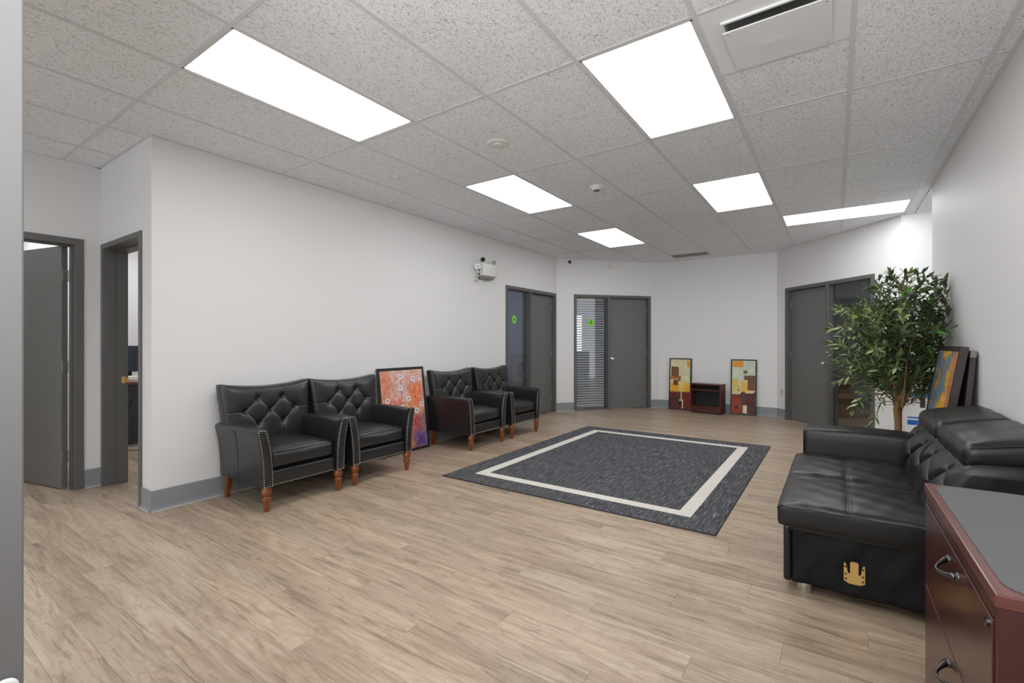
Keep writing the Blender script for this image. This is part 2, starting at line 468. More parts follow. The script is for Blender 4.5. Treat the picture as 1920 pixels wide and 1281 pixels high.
# return wall with doorway 2 and recess wall with door 1
R0, R1, RZ = 4.335, 5.17, 2.05      # clear opening of doorway 2
bm = B(); box(bm, XR, XR + .15, YW + .15, R0 - .02, 0, H_CEIL); box(bm, XR, XR + .15, R1 + .02, YL + .15, 0, H_CEIL); box(bm, XR, XR + .15, R0 - .02, R1 + .02, RZ + .02, H_CEIL)
tag(obj('wall_return', bm, M['wall']), kind='structure')
L0, L1 = .245, 1.165                # clear opening of door 1
bm = B(); box(bm, -4.1, L0 - .02, YL, YL + .15, 0, H_CEIL); box(bm, L1 + .02, XR, YL, YL + .15, 0, H_CEIL); box(bm, L0 - .02, L1 + .02, YL, YL + .15, RZ + .04, H_CEIL)
tag(obj('wall_recess', bm, M['wall']), kind='structure')
# near partition at the left edge of the view
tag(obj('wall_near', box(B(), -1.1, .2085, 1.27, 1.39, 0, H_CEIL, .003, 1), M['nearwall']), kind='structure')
# outer shell and partitions between the offices
def wbox(name, *a, m=None): tag(obj(name, box(B(), *a), m or M['wall']), kind='structure')
wbox('wall_outer_left', -4.1, 12.1, 8.5, 8.62, 0, H_CEIL)
wbox('wall_outer_right', XRE, 7.35, -4.12, -4.0, 0, H_CEIL)
bm = B(); box(bm, -4.22, -4.1, -.9, -.7, 0, H_CEIL); box(bm, -4.22, -4.1, 5.1, 8.62, 0, H_CEIL); box(bm, -4.22, -4.1, -.7, 5.1, 0, .12); box(bm, -4.22, -4.1, -.7, 5.1, 2.62, H_CEIL)
tag(obj('wall_rear', bm, M['wall']), kind='structure')
wf = B()
for y in (-.7, .72, 2.17, 3.62, 5.05): box(wf, -4.2, -4.12, y, y + .05, .12, 2.62)
box(wf, -4.2, -4.12, -.7, 5.1, .12, .17); box(wf, -4.2, -4.12, -.7, 5.1, 2.57, 2.62)
w1 = obj('window_1', wf, M['whitemetal']); tag(w1, kind='structure')  # unseen window wall, added so daylight from behind lifts the ceiling
obj('window_pane', box(B(), -4.163, -4.157, -.65, 5.05, .17, 2.57), M['clear'], w1)
wbox('wall_office_partition', 4.6, 4.7, YW + .15, 8.5, 0, H_CEIL)
wbox('wall_office_divider', XR, XR + .15, YL + .15, 8.5, 0, H_CEIL)
bm = B(); box(bm, 7.62, 7.72, YW + .2, 8.5, 0, H_CEIL); tag(obj('wall_office_side', bm, M['wall_office']), kind='structure')
wbox('wall_office_rear', 4.7, 7.62, 6.9, 7.0, 0, H_CEIL, m=M['wall_office'])
wbox('wall_office_north', 7.72, 11.6, 6.2, 6.3, 0, H_CEIL, m=M['wall_office'])
bm = B()
for ya, yb in ((2.9, 4.2), (4.95, 5.50), (6.05, 6.2)): box(bm, 11.5, 11.6, ya, yb, 0, H_CEIL)
for ya, yb in ((4.2, 4.95), (5.50, 6.05)): box(bm, 11.5, 11.6, ya, yb, 0, .95); box(bm, 11.5, 11.6, ya, yb, 2.0, H_CEIL)
tag(obj('wall_office_east', bm, M['wall_office']), kind='structure')
wbox('wall_office_south', 9.23, 11.6, 2.8, 2.9, 0, H_CEIL, m=M['wall_office'])
wbox('wall_office_west', 9.18, 11.9, .82, .92, 0, H_CEIL, m=M['wall_office'])
wbox('wall_office_end', 11.8, 11.9, -4.0, .82, 0, H_CEIL, m=M['wall_office'])
wbox('wall_office_far', 7.5, 11.8, -3.6, -3.5, 0, H_CEIL, m=M['wall_office'])
# baseboards: rubber cove base with a small toe
def baseboard(name, P, Q, s0, s1):
    L, a = frame_mtx(P, Q); bm = B()
    prof = [(0, 0), (-.020, 0), (-.021, .004), (-.011, .014), (-.008, .03), (-.008, .150), (-.006, .153), (0, .153)]
    v = [[bm.verts.new((s, y, z)) for y, z in prof] for s in (s0, s1)]
    n = len(prof)
    for k in range(n): bm.faces.new((v[0][k], v[0][(k + 1) % n], v[1][(k + 1) % n], v[1][k]))
    bm.faces.new(v[0]); bm.faces.new(v[1][::-1])
    o = obj(name, bm, M['base'], None, loc=(P[0], P[1], 0), rot=(0, 0, a)); tag(o, kind='structure')
    c = B(); box(c, s0, s1, -.0235, -.0205, 0, .004); obj('caulk_line', c, M['caulk'], o)
    return o
baseboard('baseboard_left', (XR, YW), PA, -.008, W4[0] - XR)
baseboard('baseboard_left_corner', PA, PB, 0, sAB[0]); baseboard('baseboard_back_left', PA, PB, sAB[1], LAB)
baseboard('baseboard_back', PB, PC, 0, 1.966); baseboard('baseboard_back_corner', PC, PD, 0, sCD[0])
baseboard('baseboard_back_right', PC, PD, sCD[1], LCD); baseboard('baseboard_passage', PD, (7.35, -4.0), 0, 3.3)
baseboard('baseboard_right', (XRE, YR), (-4, YR), 0, 10.1)
baseboard('baseboard_return', (XR, YL), (XR, YW), YL - R0 + .045, YL - YW)
baseboard('baseboard_recess', (-4, YL), (XR, YL), L1 + 4.065, XR + 4)

# ------------------------------------------------------------------ setting: ceiling grid and tiles
slab = obj('ceiling', box(B(), -4.2, 12.2, -4.2, 8.7, H_CEIL + .06, H_CEIL + .12), M['whitemetal']); tag(slab, kind='structure')
XG = lambda r: 1.0904 + .6096 * r            # rows every 2 ft along x
YG = lambda v: 3.585 - .6096 * v             # runners every 2 ft along y
LAMPS = {(0, 1): 'a', (4, 1): 'c', (8, 1): 'e', (2, 4): 'b', (6, 4): 'd', (-4, 1): 'f', (-2, 4): 'g', (-6, 4): 'h', (-8, 1): 'i'}
tile_cache = {}
def tile_bm(wx, wy):
    bm = B(); t = .010; b = .003
    lo = [bm.verts.new((x, y, 0)) for x, y in ((b, b), (wx - b, b), (wx - b, wy - b), (b, wy - b))]
    mid = [bm.verts.new((x, y, b)) for x, y in ((0, 0), (wx, 0), (wx, wy), (0, wy))]
    hi = [bm.verts.new((x, y, .015)) for x, y in ((0, 0), (wx, 0), (wx, wy), (0, wy))]
    for a, c in ((lo, mid), (mid, hi)):
        for k in range(4): bm.faces.new((a[k], a[(k + 1) % 4], c[(k + 1) % 4], c[k]))
    bm.faces.new(lo); bm.faces.new(hi); return bm
def add_tile(x0, y0, x1, y1):
    g = .0045; key = (round(x1 - x0, 3), round(y1 - y0, 3))
    rx, ry = random.uniform(-.0012, .0012), random.uniform(-.0012, .0012)
    if key not in tile_cache:
        o = obj('ceiling_tile', tile_bm(x1 - x0 - 2 * g, y1 - y0 - 2 * g), M['tile'], slab); tile_cache[key] = o
    else: o = tile_cache[key].copy(); C.objects.link(o); o.parent = slab
    o.location = (x0 + g, y0 + g, H_CEIL + .0035); o.rotation_euler = (rx, ry, 0)
random.seed(5)
tees = []
def tee(x0, y0, x1, y1, main=True):
    hw = .0125 if main else .0115; z0 = H_CEIL if main else H_CEIL + .0006
    bm = B()
    if abs(x1 - x0) > abs(y1 - y0): box(bm, x0, x1, y0 - hw, y0 + hw, z0, H_CEIL + .0032)
    else: box(bm, x0 - hw, x0 + hw, y0, y1, z0, H_CEIL + .0032)
    obj('grid_tee', bm, M['grid'], slab)
SPECIAL = {}
v_lo, v_hi = -3, 7
for v in range(v_lo, v_hi + 1):       # runner strips between YG(v) and YG(v+1)
    ytop = min(YG(v), YL + .05); ybot = YG(v + 1) if v < 7 else YR
    for r in range(-8, 13, 2):        # 4 ft bays
        x0, x1 = XG(r), XG(r + 2)
        if ytop <= YW + .01 and x0 > 9.1 or (ybot > YW and x0 > XR + .2): continue
        if (r, v) in LAMPS: SPECIAL[(r, v)] = 1; continue
        if r == 8 and v in (5, 6):
            add_tile(x0, ybot, XG(9), ytop); continue              # beside the slanting strip lamp
        if r == 2 and v == 5: add_tile(XG(3), ybot, x1, ytop); continue
        if r == 12 and v == 2: add_tile(XG(12) + .30, ybot, XG(14), ytop); continue
        add_tile(x0, ybot, x1, ytop)
add_tile(XRE + .0, YR - .61 * 2, 7.34, YR)
add_tile(XRE + .0, -4.0, 7.34, YR - .61 * 2 - .61)
for v in range(-2, 8):
    if v == 6:
        tee(-3.9, YG(6), XG(9), YG(6)); tee(XG(10), YG(6), 9.2, YG(6))
    else: tee(-3.9 if v >= -2 else 0, YG(v), (9.5 if v >= 0 else XR), YG(v))
for r in range(-8, 14, 2):
    tee(XG(r), YR - (3.2 if XG(r) > XRE else 0), XG(r), (YG(-3) if r <= 0 else YW), main=False)
tee(XG(9), YG(7), XG(9), YG(5), False); tee(XG(3), YG(6), XG(3), YG(5), False); tee(XG(12) + .30, YG(3), XG(12) + .30, YG(2), False)
# wall angle trims
def trim(name, P, Q):
    L, a = frame_mtx(P, Q)
    o = obj(name, box(B(), 0, L, -.020, .0, H_CEIL - .0005, H_CEIL + .003), M['grid'], None, loc=(P[0], P[1], 0), rot=(0, 0, a)); tag(o, kind='structure')
for k, (P, Q) in enumerate((((XR, YW), PA), (PA, PB), (PB, PC), (PC, PD), (PD, (7.35, -4)), ((XRE, YR), (-4, YR)), ((XR, YL), (XR, YW)), ((-4, YL), (XR, YL)))):
    trim('trim_%d' % (k + 1), P, Q)

# ceiling lamps
def lamp(name_label, x0, y0, x1, y1, group=None):
    e = empty('ceiling_light', ((x0 + x1) / 2, (y0 + y1) / 2, H_CEIL)); tag(e, name_label, 'ceiling light', group)
    wx, wy = (x1 - x0) / 2 - .013, (y1 - y0) / 2 - .013
    f = B(); t = .012
    for a in ((-wx, wx, -wy, -wy + t), (-wx, wx, wy - t, wy), (-wx, -wx + t, -wy, wy), (wx - t, wx, -wy, wy)): box(f, *a, .002, .045)
    obj('lamp_frame', f, M['whitemetal'], e)
    obj('diffuser', box(B(), -wx + t, wx - t, -wy + t, wy - t, .006, .010), M['lamp'], e)
lab = {'a': 'large lit ceiling panel nearest the hallway doorways, front left', 'b': 'large lit ceiling panel beside the white air diffuser, front right',
       'c': 'lit ceiling panel between the round speaker and the left wall, mid-room', 'd': 'lit ceiling panel right of the smoke detector, mid-room',
       'e': 'smallest lit ceiling panel, farthest back on the left near door 5'}
for (r, v), k in LAMPS.items():
    l = lab.get(k, 'lit ceiling panel behind the viewpoint, out of the picture')
    lamp(l, XG(r), YG(v + 1), XG(r + 2), YG(v), 'ceiling panels behind the viewpoint' if k not in lab else 'lit ceiling panels of the waiting room')
lamp('lit ceiling panel set crosswise above door 6 and the plant', XG(9), YG(7), XG(10), YG(5), 'lit ceiling panels of the waiting room')
lamp('lit ceiling panel in the side passage past the right wall', XRE + .05, -3.7, 7.3, -3.1, 'lit ceiling panels of the side passage and offices')
lamp('lit ceiling panel in the office behind the open door', -.2, 6.4, 1.0, 7.9, 'lit ceiling panels of the side passage and offices')
lamp('lit ceiling panel in the office with the desk, near its doorway', 2.0, 5.6, 3.4, 6.2, 'lit ceiling panels of the side passage and offices')
lamp('lit ceiling panel in the office with the desk, right above the monitor', 2.0, 7.2, 3.4, 7.8, 'lit ceiling panels of the side passage and offices')

def office_fill(name, loc, size, energy, col, rot=(0, 0, 0)):  # added fill light for a closed office, no fixture behind it
    l = bpy.data.lights.new(name, 'AREA'); l.energy = energy; l.size = size; l.color = col
    o = bpy.data.objects.new(name, l); C.objects.link(o); o.location = loc; o.rotation_euler = rot
office_fill('office_fill', (6.2, 5.6, 2.70), .8, 12, (.78, .83, 1))
office_fill('office_fill', (9.6, -1.4, 2.70), .8, 11, (1, .93, .88))

# ------------------------------------------------------------------ doors
def knob(parent, x, z, yf=0, label='round satin chrome door knob'):
    k = B(); R = Matrix.Rotation(PI / 2, 4, 'X')
    lathe(k, [(0.0, -.004), (.033, -.004), (.033, .004), (.014, .008), (.011, .028), (.022, .038), (.029, .050), (.027, .062), (.016, .070), (.0, .072)], 20, (x, yf, z), R)
    o = sobj('door_knob', k, M['chrome'], parent); o['label'] = label; return o
def door_unit(name, P, Q, s0, s1, glass_first, leaf_w, knob_side, flip=False):
    """frame in the wall P->Q between s0 and s1; glass_first: sidelight at the s0 end"""
    L, a = frame_mtx(P, Q)
    e = empty(name, (P[0], P[1], 0), a); tag(e, kind='structure')
    fw, dp = .052, .15; zi = DZ - fw
    f = B()
    for x0, x1, z0, z1 in ((s0, s0 + fw, 0, DZ), (s1 - fw, s1, 0, DZ), (s0 + fw, s1 - fw, zi, DZ)): box(f, x0, x1, -.014, dp, z0, z1, .003, 1)
    # stop mouldings
    if glass_first: gx0, gx1 = s0 + fw, s1 - fw - leaf_w - .05; lx0, lx1 = s1 - fw - leaf_w, s1 - fw
    else: lx0, lx1 = s0 + fw, s0 + fw + leaf_w; gx0, gx1 = lx1 + .05, s1 - fw
    obj('door_frame', f, M['frame'], e)
    mu = B(); mx0, mx1 = (gx1, lx0) if glass_first else (lx1, gx0)
    box(mu, mx0, mx1, -.012, dp, 0, zi, .003, 1); obj('mullion', mu, M['frame'], e)
    st = B(); t = .014
    for x0, x1, z0, z1 in ((gx0, gx0 + t, 0, zi), (gx1 - t, gx1, 0, zi), (gx0 + t, gx1 - t, zi - t, zi), (gx0 + t, gx1 - t, 0, .022)): box(st, x0, x1, .03, .075, z0, z1)
    obj('glazing_bead', st, M['frame'], e)
    obj('glass_pane', box(B(), gx0 + t, gx1 - t, .050, .056, .022, zi - t), M['glass'], e)
    js = B()
    for x0, x1 in ((lx0, lx0 + .012), (lx1 - .012, lx1)): box(js, x0, x1, .104, .125, 0, zi)
    box(js, lx0 + .012, lx1 - .012, .104, .125, zi - .012, zi); obj('door_stop', js, M['frame'], e)
    leaf = obj('door_leaf', box(B(), lx0 + .003, lx1 - .003, .058, .102, .012, zi - .004, .0015, 1), M['door'], e)
    kx = (lx0 + .065) if knob_side == 'a' else (lx1 - .065)
    if knob_side != 'n': knob(leaf, kx, .935, .058)
    hg = B(); hx = lx1 if knob_side in 'an' else lx0
    for z in (.25, 1.05, 1.85): tube(hg, [(hx, .052, z - .045), (hx, .052, z + .045)], .006, 8)
    obj('hinge_barrel', hg, M['hinge'], leaf)
    return e, (gx0 + t, gx1 - t), (lx0, lx1)
d4, g4, l4 = door_unit('door_4', (XR, YW), PA, W4[0] - XR, W4[1] - XR, True, .78, 'n')
d5, g5, l5 = door_unit('door_5', PA, PB, sAB[0], sAB[1], True, .80, 'a')
d6, g6, l6 = door_unit('door_6', PC, PD, sCD[0], sCD[1], False, .80, 'b')

def sticker(P, Q, sx, z, char, label, wob):
    L, a = frame_mtx(P, Q); d = Vector((math.cos(a), math.sin(a), 0)); nrm = Vector((-math.sin(a), math.cos(a), 0))
    p = Vector((P[0], P[1], 0)) + d * sx + nrm * .0485
    e = empty('number_sticker', (p.x, p.y, z), a); tag(e, label, 'sign')
    bm = B(); rnd = random.Random(wob); n = 36; fr = []; bk = []
    for k in range(n):
        t = 2 * PI * k / n; r = .060 * (1 + .03 * math.sin(3 * t + wob) + rnd.uniform(-.015, .015))
        fr.append(bm.verts.new((r * math.cos(t), -.0008, r * 1.12 * math.sin(t)))); bk.append(bm.verts.new((r * math.cos(t), .0008, r * 1.12 * math.sin(t))))
    bm.faces.new(fr); bm.faces.new(bk[::-1])
    for k in range(n): bm.faces.new((fr[k], fr[(k + 1) % n], bk[(k + 1) % n], bk[k]))
    obj('sticker_disc', bm, M['green'], e)
    cu = bpy.data.curves.new('numeral', 'FONT'); cu.body = char; cu.size = .080; cu.extrude = .0004; cu.offset = .0028
    cu.align_x = 'CENTER'; cu.align_y = 'CENTER'; cu.materials.append(M['numeral'])
    tmp = bpy.data.objects.new('numeral_curve', cu); me = bpy.data.meshes.new_from_object(tmp); bpy.data.objects.remove(tmp)
    t = bpy.data.objects.new('numeral', me); C.objects.link(t); t.parent = e; t.location = (0, -.0014, 0); t.rotation_euler = (PI / 2, 0, 0)
sticker((XR, YW), PA, 6.201 - XR, 1.61, '4', 'round green number 4 sticker on the glass of the left-wall door', 1)
sticker(PA, PB, along(PA, PB, (8.03, 3.661)), 1.615, '5', 'round green number 5 sticker on the glass with the blind behind', 2)
sticker(PC, PD, along(PC, PD, (7.899, -.185)), 1.61, '6', 'round green number 6 sticker on the glass beside the plant', 3)

# doorway 2: open, deep jamb, strike plate
e = empty('door_2', (XR, R0, 0)); tag(e, kind='structure')
f = B(); w_ = R1 - R0
box(f, -.014, .165, -.045, 0, 0, RZ + .045, .003, 1); box(f, -.014, .165, w_, w_ + .045, 0, RZ + .045, .003, 1); box(f, -.014, .165, 0, w_, RZ, RZ + .045, .003, 1)
obj('door_frame', f, M['frame'], e)
st = B(); box(st, .085, .165, w_ - .014, w_, 0, RZ); box(st, .085, .165, 0, .014, 0, RZ); box(st, .085, .165, .014, w_ - .014, RZ - .014, RZ)
obj('door_stop', st, M['frame'], e)
sp = B(); box(sp, .120, .150, w_ - .0165, w_ - .0138, .885, .945, .002, 1); box(sp, .150, .166, w_ - .03, w_ - .0138, .895, .935)
o = obj('strike_plate', sp, M['brass'], e); o['label'] = 'brass strike plate'
# door 1: frame and leaf standing open into the room beyond
e = empty('door_1', (0, YL, 0)); tag(e, kind='structure')
f = B(); zt = RZ + .02
box(f, L0 - .06, L0, -.014, .16, 0, DZ, .003, 1); box(f, L1, L1 + .06, -.014, .16, 0, DZ, .003, 1); box(f, L0, L1, -.014, .16, zt, DZ, .003, 1)
obj('door_frame', f, M['frame'], e)
st = B(); box(st, L1 - .014, L1, .03, .07, 0, zt); box(st, L0, L0 + .014, .03, .07, 0, zt); box(st, L0 + .014, L1 - .014, .03, .07, zt - .014, zt)
obj('door_stop', st, M['frame'], e)
lf = B(); box(lf, 0, .90, 0, .044, .012, zt - .006, .0015, 1)
leaf = obj('door_leaf', lf, M['door'], e, loc=(1.143, .092, 0), rot=(0, 0, math.radians(104)))
k = knob(leaf, .84, .94, .044); k.data.transform(Matrix.Translation((0, .088, 0)) @ Matrix.Diagonal((1, -1, 1, 1))) if False else None
for z in (.276, 1.04, 1.815):
    hb = B(); box(hb, -.0035, -.0005, .006, .040, z - .05, z + .05, .001, 1); tube(hb, [(-.006, -.004, z - .05), (-.006, -.004, z + .05)], .007, 8)
    box(hb, -.030, -.004, -.008, -.005, z - .05, z + .05)
    obj('hinge', hb, M['hinge'], leaf)

# ------------------------------------------------------------------ venetian blind behind the glass of door 5
def in_frame(P, Q, sx, off):
    L, a = frame_mtx(P, Q); d = Vector((math.cos(a), math.sin(a), 0)); n = Vector((-math.sin(a), math.cos(a), 0))
    p = Vector((P[0], P[1], 0)) + d * sx + n * off; return p, a
p, a = in_frame(PA, PB, g5[0], .10)
bl = empty('venetian_blind', (p.x, p.y, .05), a); tag(bl, 'pale grey venetian blind with open slats behind the glass beside door 5', 'blind')
bw = g5[1] - g5[0] - .01; b0 = .005
obj('headrail', box(B(), b0, bw, -.02, .02, 1.985, 2.01, .002, 1), M['blind'], bl)
obj('bottom_rail', box(B(), b0, bw, -.018, .018, .0, .018, .003, 1), M['blind'], bl)
sl = None; ns = 44
for i in range(ns):
    z = .045 + i * (1.93 / (ns - 1))
    if sl is None:
        s_bm = B(); v = []
        for x in (b0, bw):
            v.append([s_bm.verts.new((x, y, zz)) for y, zz in ((-.021, -.016), (-.010, -.005), (0, .002), (.011, .008), (.021, .0125))] + [s_bm.verts.new((x, y, zz - .0012)) for y, zz in ((.021, .0125), (.011, .008), (0, .002), (-.010, -.005), (-.021, -.016))])
        n = 10
        for k in range(n): s_bm.faces.new((v[0][k], v[0][(k + 1) % n], v[1][(k + 1) % n], v[1][k]))
        s_bm.faces.new(v[0]); s_bm.faces.new(v[1][::-1])
        sl = obj('slat', s_bm, M['blind'], bl); o = sl
    else: o = sl.copy(); C.objects.link(o)
    o.location = (0, 0, z)
cords = B()
for x in (.09, bw - .09): tube(cords, [(x, -.022, .02), (x, -.022, 1.99)], .0012, 5)
obj('cord', cords, M['plastic'], bl)
# window with daylight in the far wall of that office
for k, (ya, yb) in enumerate(((4.2, 4.95), (5.50, 6.05))):
    wf = B(); box(wf, 11.5, 11.56, ya, ya + .04, .95, 2.0); box(wf, 11.5, 11.56, yb - .04, yb, .95, 2.0); box(wf, 11.5, 11.56, ya, yb, .95, .99); box(wf, 11.5, 11.56, ya, yb, 1.96, 2.0)
    w2 = obj('window_%d' % (k + 2), wf, M['whitemetal']); tag(w2, kind='structure')
    obj('window_pane', box(B(), 11.525, 11.53, ya + .04, yb - .04, .99, 1.96), M['glass'], w2)

# ------------------------------------------------------------------ office behind doorway 2: desk, monitor, papers, cable
dk = empty('office_desk', (2.35, 6.82, 0)); tag(dk, 'desk with cherry red top and charcoal side seen through the left doorway', 'desk')
t = B(); box(t, -.75, .75, 0, .72, .745, .775, .003, 1); obj('desk_top', t, M['desktop'], dk)
t = B(); box(t, -.72, .72, .02, .045, .03, .745); obj('front_panel', t, M['deskside'], dk)
for sx in (-.72, .70): obj('side_panel', box(B(), sx, sx + .025, .05, .70, 0, .745), M['deskside'], dk)
br = B(); tube(br, [(-.39, .012, .42), (-.22, .012, .72)], .005, 6); obj('brace', br, M['cable'], dk)
mo = empty('monitor', (2.15, 7.30, .775)); tag(mo, 'dark navy monitor standing on the office desk', 'monitor')
obj('screen_back', box(B(), -.34, .34, -.02, .015, .10, .43, .006, 2), M['navy'], mo)
obj('screen', box(B(), -.33, .33, .0155, .018, .11, .42), M['dark'], mo)
t = B(); tube(t, [(0, 0, .012), (0, .0, .16)], .02, 10); obj('stand', t, M['dark'], mo)
t = B(); box(t, -.12, .12, -.08, .08, 0, .012, .004, 2); obj('foot', t, M['dark'], mo)
pp = empty('paper_stack', (2.09, 6.93, .775)); tag(pp, 'loose stack of white papers on the office desk edge', 'papers')
for i in range(5):
    pb = B(); box(pb, -.15, .15, -.105, .105, 0, .012); obj('sheet_bundle', pb, M['paper'], pp, loc=(random.uniform(-.03, .03), random.uniform(-.0, .02), i * .0125), rot=(0, 0, random.uniform(-.3, .3)))
cb = B(); tube(cb, [(1.75 + i * .06, 6.62 + .06 * math.sin(i * .9), .005) for i in range(16)], .004, 6)
tag(obj('floor_cable', cb, M['cable'], smooth=True), 'thin black cable lying on the floor by the office desk', 'cable')

# boxes and chair in the dim office behind door 6
def carton(x, y, z, sx, sy, sz, rz, label, flap=.1):
    e = empty('cardboard_box', (x, y, z), rz); tag(e, label, 'box', 'boxes in the office behind door 6')
    b = B(); t = .006
    box(b, -sx, sx, -sy, sy, 0, t)
    for a in ((-sx, -sx + t, -sy, sy), (sx - t, sx, -sy, sy), (-sx + t, sx - t, -sy, -sy + t), (-sx + t, sx - t, sy - t, sy)): box(b, *a, t, sz)
    obj('carton_body', b, M['cardboard'], e)
    for s in (-1, 1):
        fb = B(); box(fb, 0, flap, -sy, sy, 0, .004); obj('flap', fb, M['cardboard'], e, loc=(s * (sx - .002), 0, sz), rot=(0, (1.15 if s > 0 else PI - 1.15), 0))
carton(9.75, .05, 0, .26, .22, .42, .6, 'brown cardboard box on the floor, seen dimly through the glass of door 6')
carton(9.72, .05, .424, .21, .17, .22, 1.1, 'smaller open cardboard box standing on the larger one behind door 6')
sc = empty('office_stool', (9.9, -.75, 0)); tag(sc, 'low black stool seen dimly behind the plant through the glass', 'stool')
t = B(); soft(t, (0, 0, .46), (.22, .22, .05), .04, (3, 3, 1)); obj('seat', t, M['dark'], sc, smooth=True)
for sx in (-1, 1):
    for sy in (-1, 1): t = B(); tube(t, [(sx * .19, sy * .19, 0), (sx * .15, sy * .15, .42)], .014, 8); obj('leg', t, M['hinge'], sc)

# ------------------------------------------------------------------ ceiling and wall fittings
sp = empty('ceiling_speaker', (2.925, 2.11, H_CEIL)); tag(sp, 'round white ceiling speaker with a small centre cap', 'speaker')
t = B(); lathe(t, [(.0, -.006), (.055, -.007), (.082, -.004), (.086, .002)], 40); sobj('cover_plate', t, M['plastic'], sp)
t = B(); lathe(t, [(.0, -.012), (.028, -.012), (.033, -.010), (.034, -.005)], 28); sobj('centre_cap', t, M['plastic'], sp)
sd = empty('smoke_detector', (4.285, 1.905, H_CEIL)); tag(sd, 'round white smoke detector with black vents on the ceiling', 'smoke detector')
t = B(); lathe(t, [(.0, -.036), (.030, -.036), (.044, -.028), (.050, -.014), (.064, -.010), (.066, .002)], 32); sobj('body', t, M['plastic'], sd)
for k in range(4):
    an = PI / 4 + k * PI / 2; t = B(); box(t, -.014, .014, -.010, .010, -.0385, -.030, .002, 1); obj('vent_slot', t, M['dark'], sd, loc=(.022 * math.cos(an), .019 * math.sin(an), 0), rot=(0, 0, an + PI / 2))
sk = empty('sprinkler_cover', (2.967, 3.315, H_CEIL)); tag(sk, 'small round flush sprinkler cover in the ceiling tile above the left wall', 'sprinkler')
t = B(); lathe(t, [(0, -.004), (.036, -.004), (.04, .002)], 28); sobj('cover_disc', t, M['plastic'], sk)
t = B(); lathe(t, [(.044, .001), (.044, -.002), (.05, -.002), (.05, .002)], 28); sobj('trim_ring', t, M['whitemetal'], sk)
# white supply diffuser with the hanging deflector plate
df = empty('air_diffuser', (XG(2), YG(6), H_CEIL)); tag(df, 'white square air diffuser with a tilted deflector plate in the ceiling', 'air vent')
t = B(); P_ = .6096
for a in ((.012, P_ - .012, .012, .085), (.012, P_ - .012, P_ - .10, P_ - .012), (.012, .13, .085, P_ - .10), (P_ - .03, P_ - .012, .085, P_ - .10)): box(t, *a, .001, .006)
obj('face_plate', t, M['diffuserpaint'], df)
obj('duct_throat', box(B(), .13, P_ - .03, .085, P_ - .10, .045, .050), M['ventgrey'], df)
t = B(); box(t, .118, .13, .073, P_ - .09, -.008, .045); box(t, .13, P_ - .03, .073, .085, .0, .045); box(t, .13, P_ - .03, P_ - .10, P_ - .088, .0, .045)
obj('throat_collar', t, M['diffuserpaint'], df)
t = B(); nx = 24; g0 = []
for i in range(nx + 1):
    row = []
    for j in range(nx + 1):
        x, y = -.43 + .43 * i / nx, .435 * j / nx; d2 = ((x + .215) ** 2 + (y - .235) ** 2)
        row.append(t.verts.new((x, y, -.006 * math.exp(-d2 / .0016))))
    g0.append(row)
for i in range(nx):
    for j in range(nx): t.faces.new((g0[i][j], g0[i + 1][j], g0[i + 1][j + 1], g0[i][j + 1]))
r_ = bmesh.ops.extrude_face_region(t, geom=t.faces[:])
for v in [q for q in r_['geom'] if isinstance(q, bmesh.types.BMVert)]: v.co.z += .006
dp_ = sobj('deflector_plate', t, M['diffuserpaint'], df, loc=(.592, .082, -.006), rot=(0, math.radians(-5.5) * -1, 0)); dp_.rotation_euler = (0, -math.radians(3.4), 0)
for (x, y) in ((-.41, .02), (-.02, .02), (-.41, .415), (-.02, .415)):
    t = B(); lathe(t, [(0, -.003), (.004, -.002), (.005, .001)], 10); obj('screw', t, M['hinge'], dp_, loc=(x, y, -.0005))
# linear return grille
vg = empty('return_grille', (XG(12), YG(3), H_CEIL)); tag(vg, 'narrow grey slotted air grille in the ceiling above the far wall', 'air vent')
t = B(); box(t, .012, .29, .01, .02, -.002, .01); box(t, .012, .29, .59, .60, -.002, .01); box(t, .012, .022, .02, .59, -.002, .01); box(t, .28, .29, .02, .59, -.002, .01); obj('grille_frame', t, M['ventgrey'], vg)
for k in range(9): obj('louvre', box(B(), -.012, .012, .02, .59, -.001, .001), M['ventgrey'], vg, loc=(.04 + k * .028, 0, .004), rot=(0, .7, 0))
obj('grille_back', box(B(), .012, .29, .02, .59, .03, .034), M['dark'], vg)
# dome camera and small sensor high on the diagonal wall
p, a = in_frame(PA, PB, along(PA, PB, (7.677, 3.96)), 0)
cc = empty('security_camera', (p.x, p.y, 2.70), a); tag(cc, 'small white security camera with black lens high on the wall corner', 'camera')
t = B(); lathe(t, [(0, 0), (.038, 0), (.038, .018), (.03, .024), (.03, .05)], 24, (0, 0, 0), Matrix.Rotation(PI / 2, 4, 'X')); sobj('housing', t, M['plastic'], cc)
t = B(); lathe(t, [(.029, .045), (.027, .062), (.015, .072), (0, .075)], 24, (0, 0, 0), Matrix.Rotation(PI / 2, 4, 'X')); sobj('lens', t, M['dark'], cc)
p, a = in_frame(PA, PB, along(PA, PB, (8.31, 3.424)), 0)
ms = empty('motion_sensor', (p.x, p.y, 2.665), a); tag(ms, 'small white box sensor below the ceiling above door 5', 'sensor')
obj('sensor_body', box(B(), -.032, .032, -.035, 0, -.05, .05, .008, 2), M['plastic'], ms)
obj('sensor_window', box(B(), -.02, .02, -.038, -.034, -.035, .0, .001, 1), M['cream'], ms)
t = B(); tube(t, [(-.022, -.012, .05), (-.022, -.010, .098)], .003, 6); obj('lead', t, M['plastic'], ms)
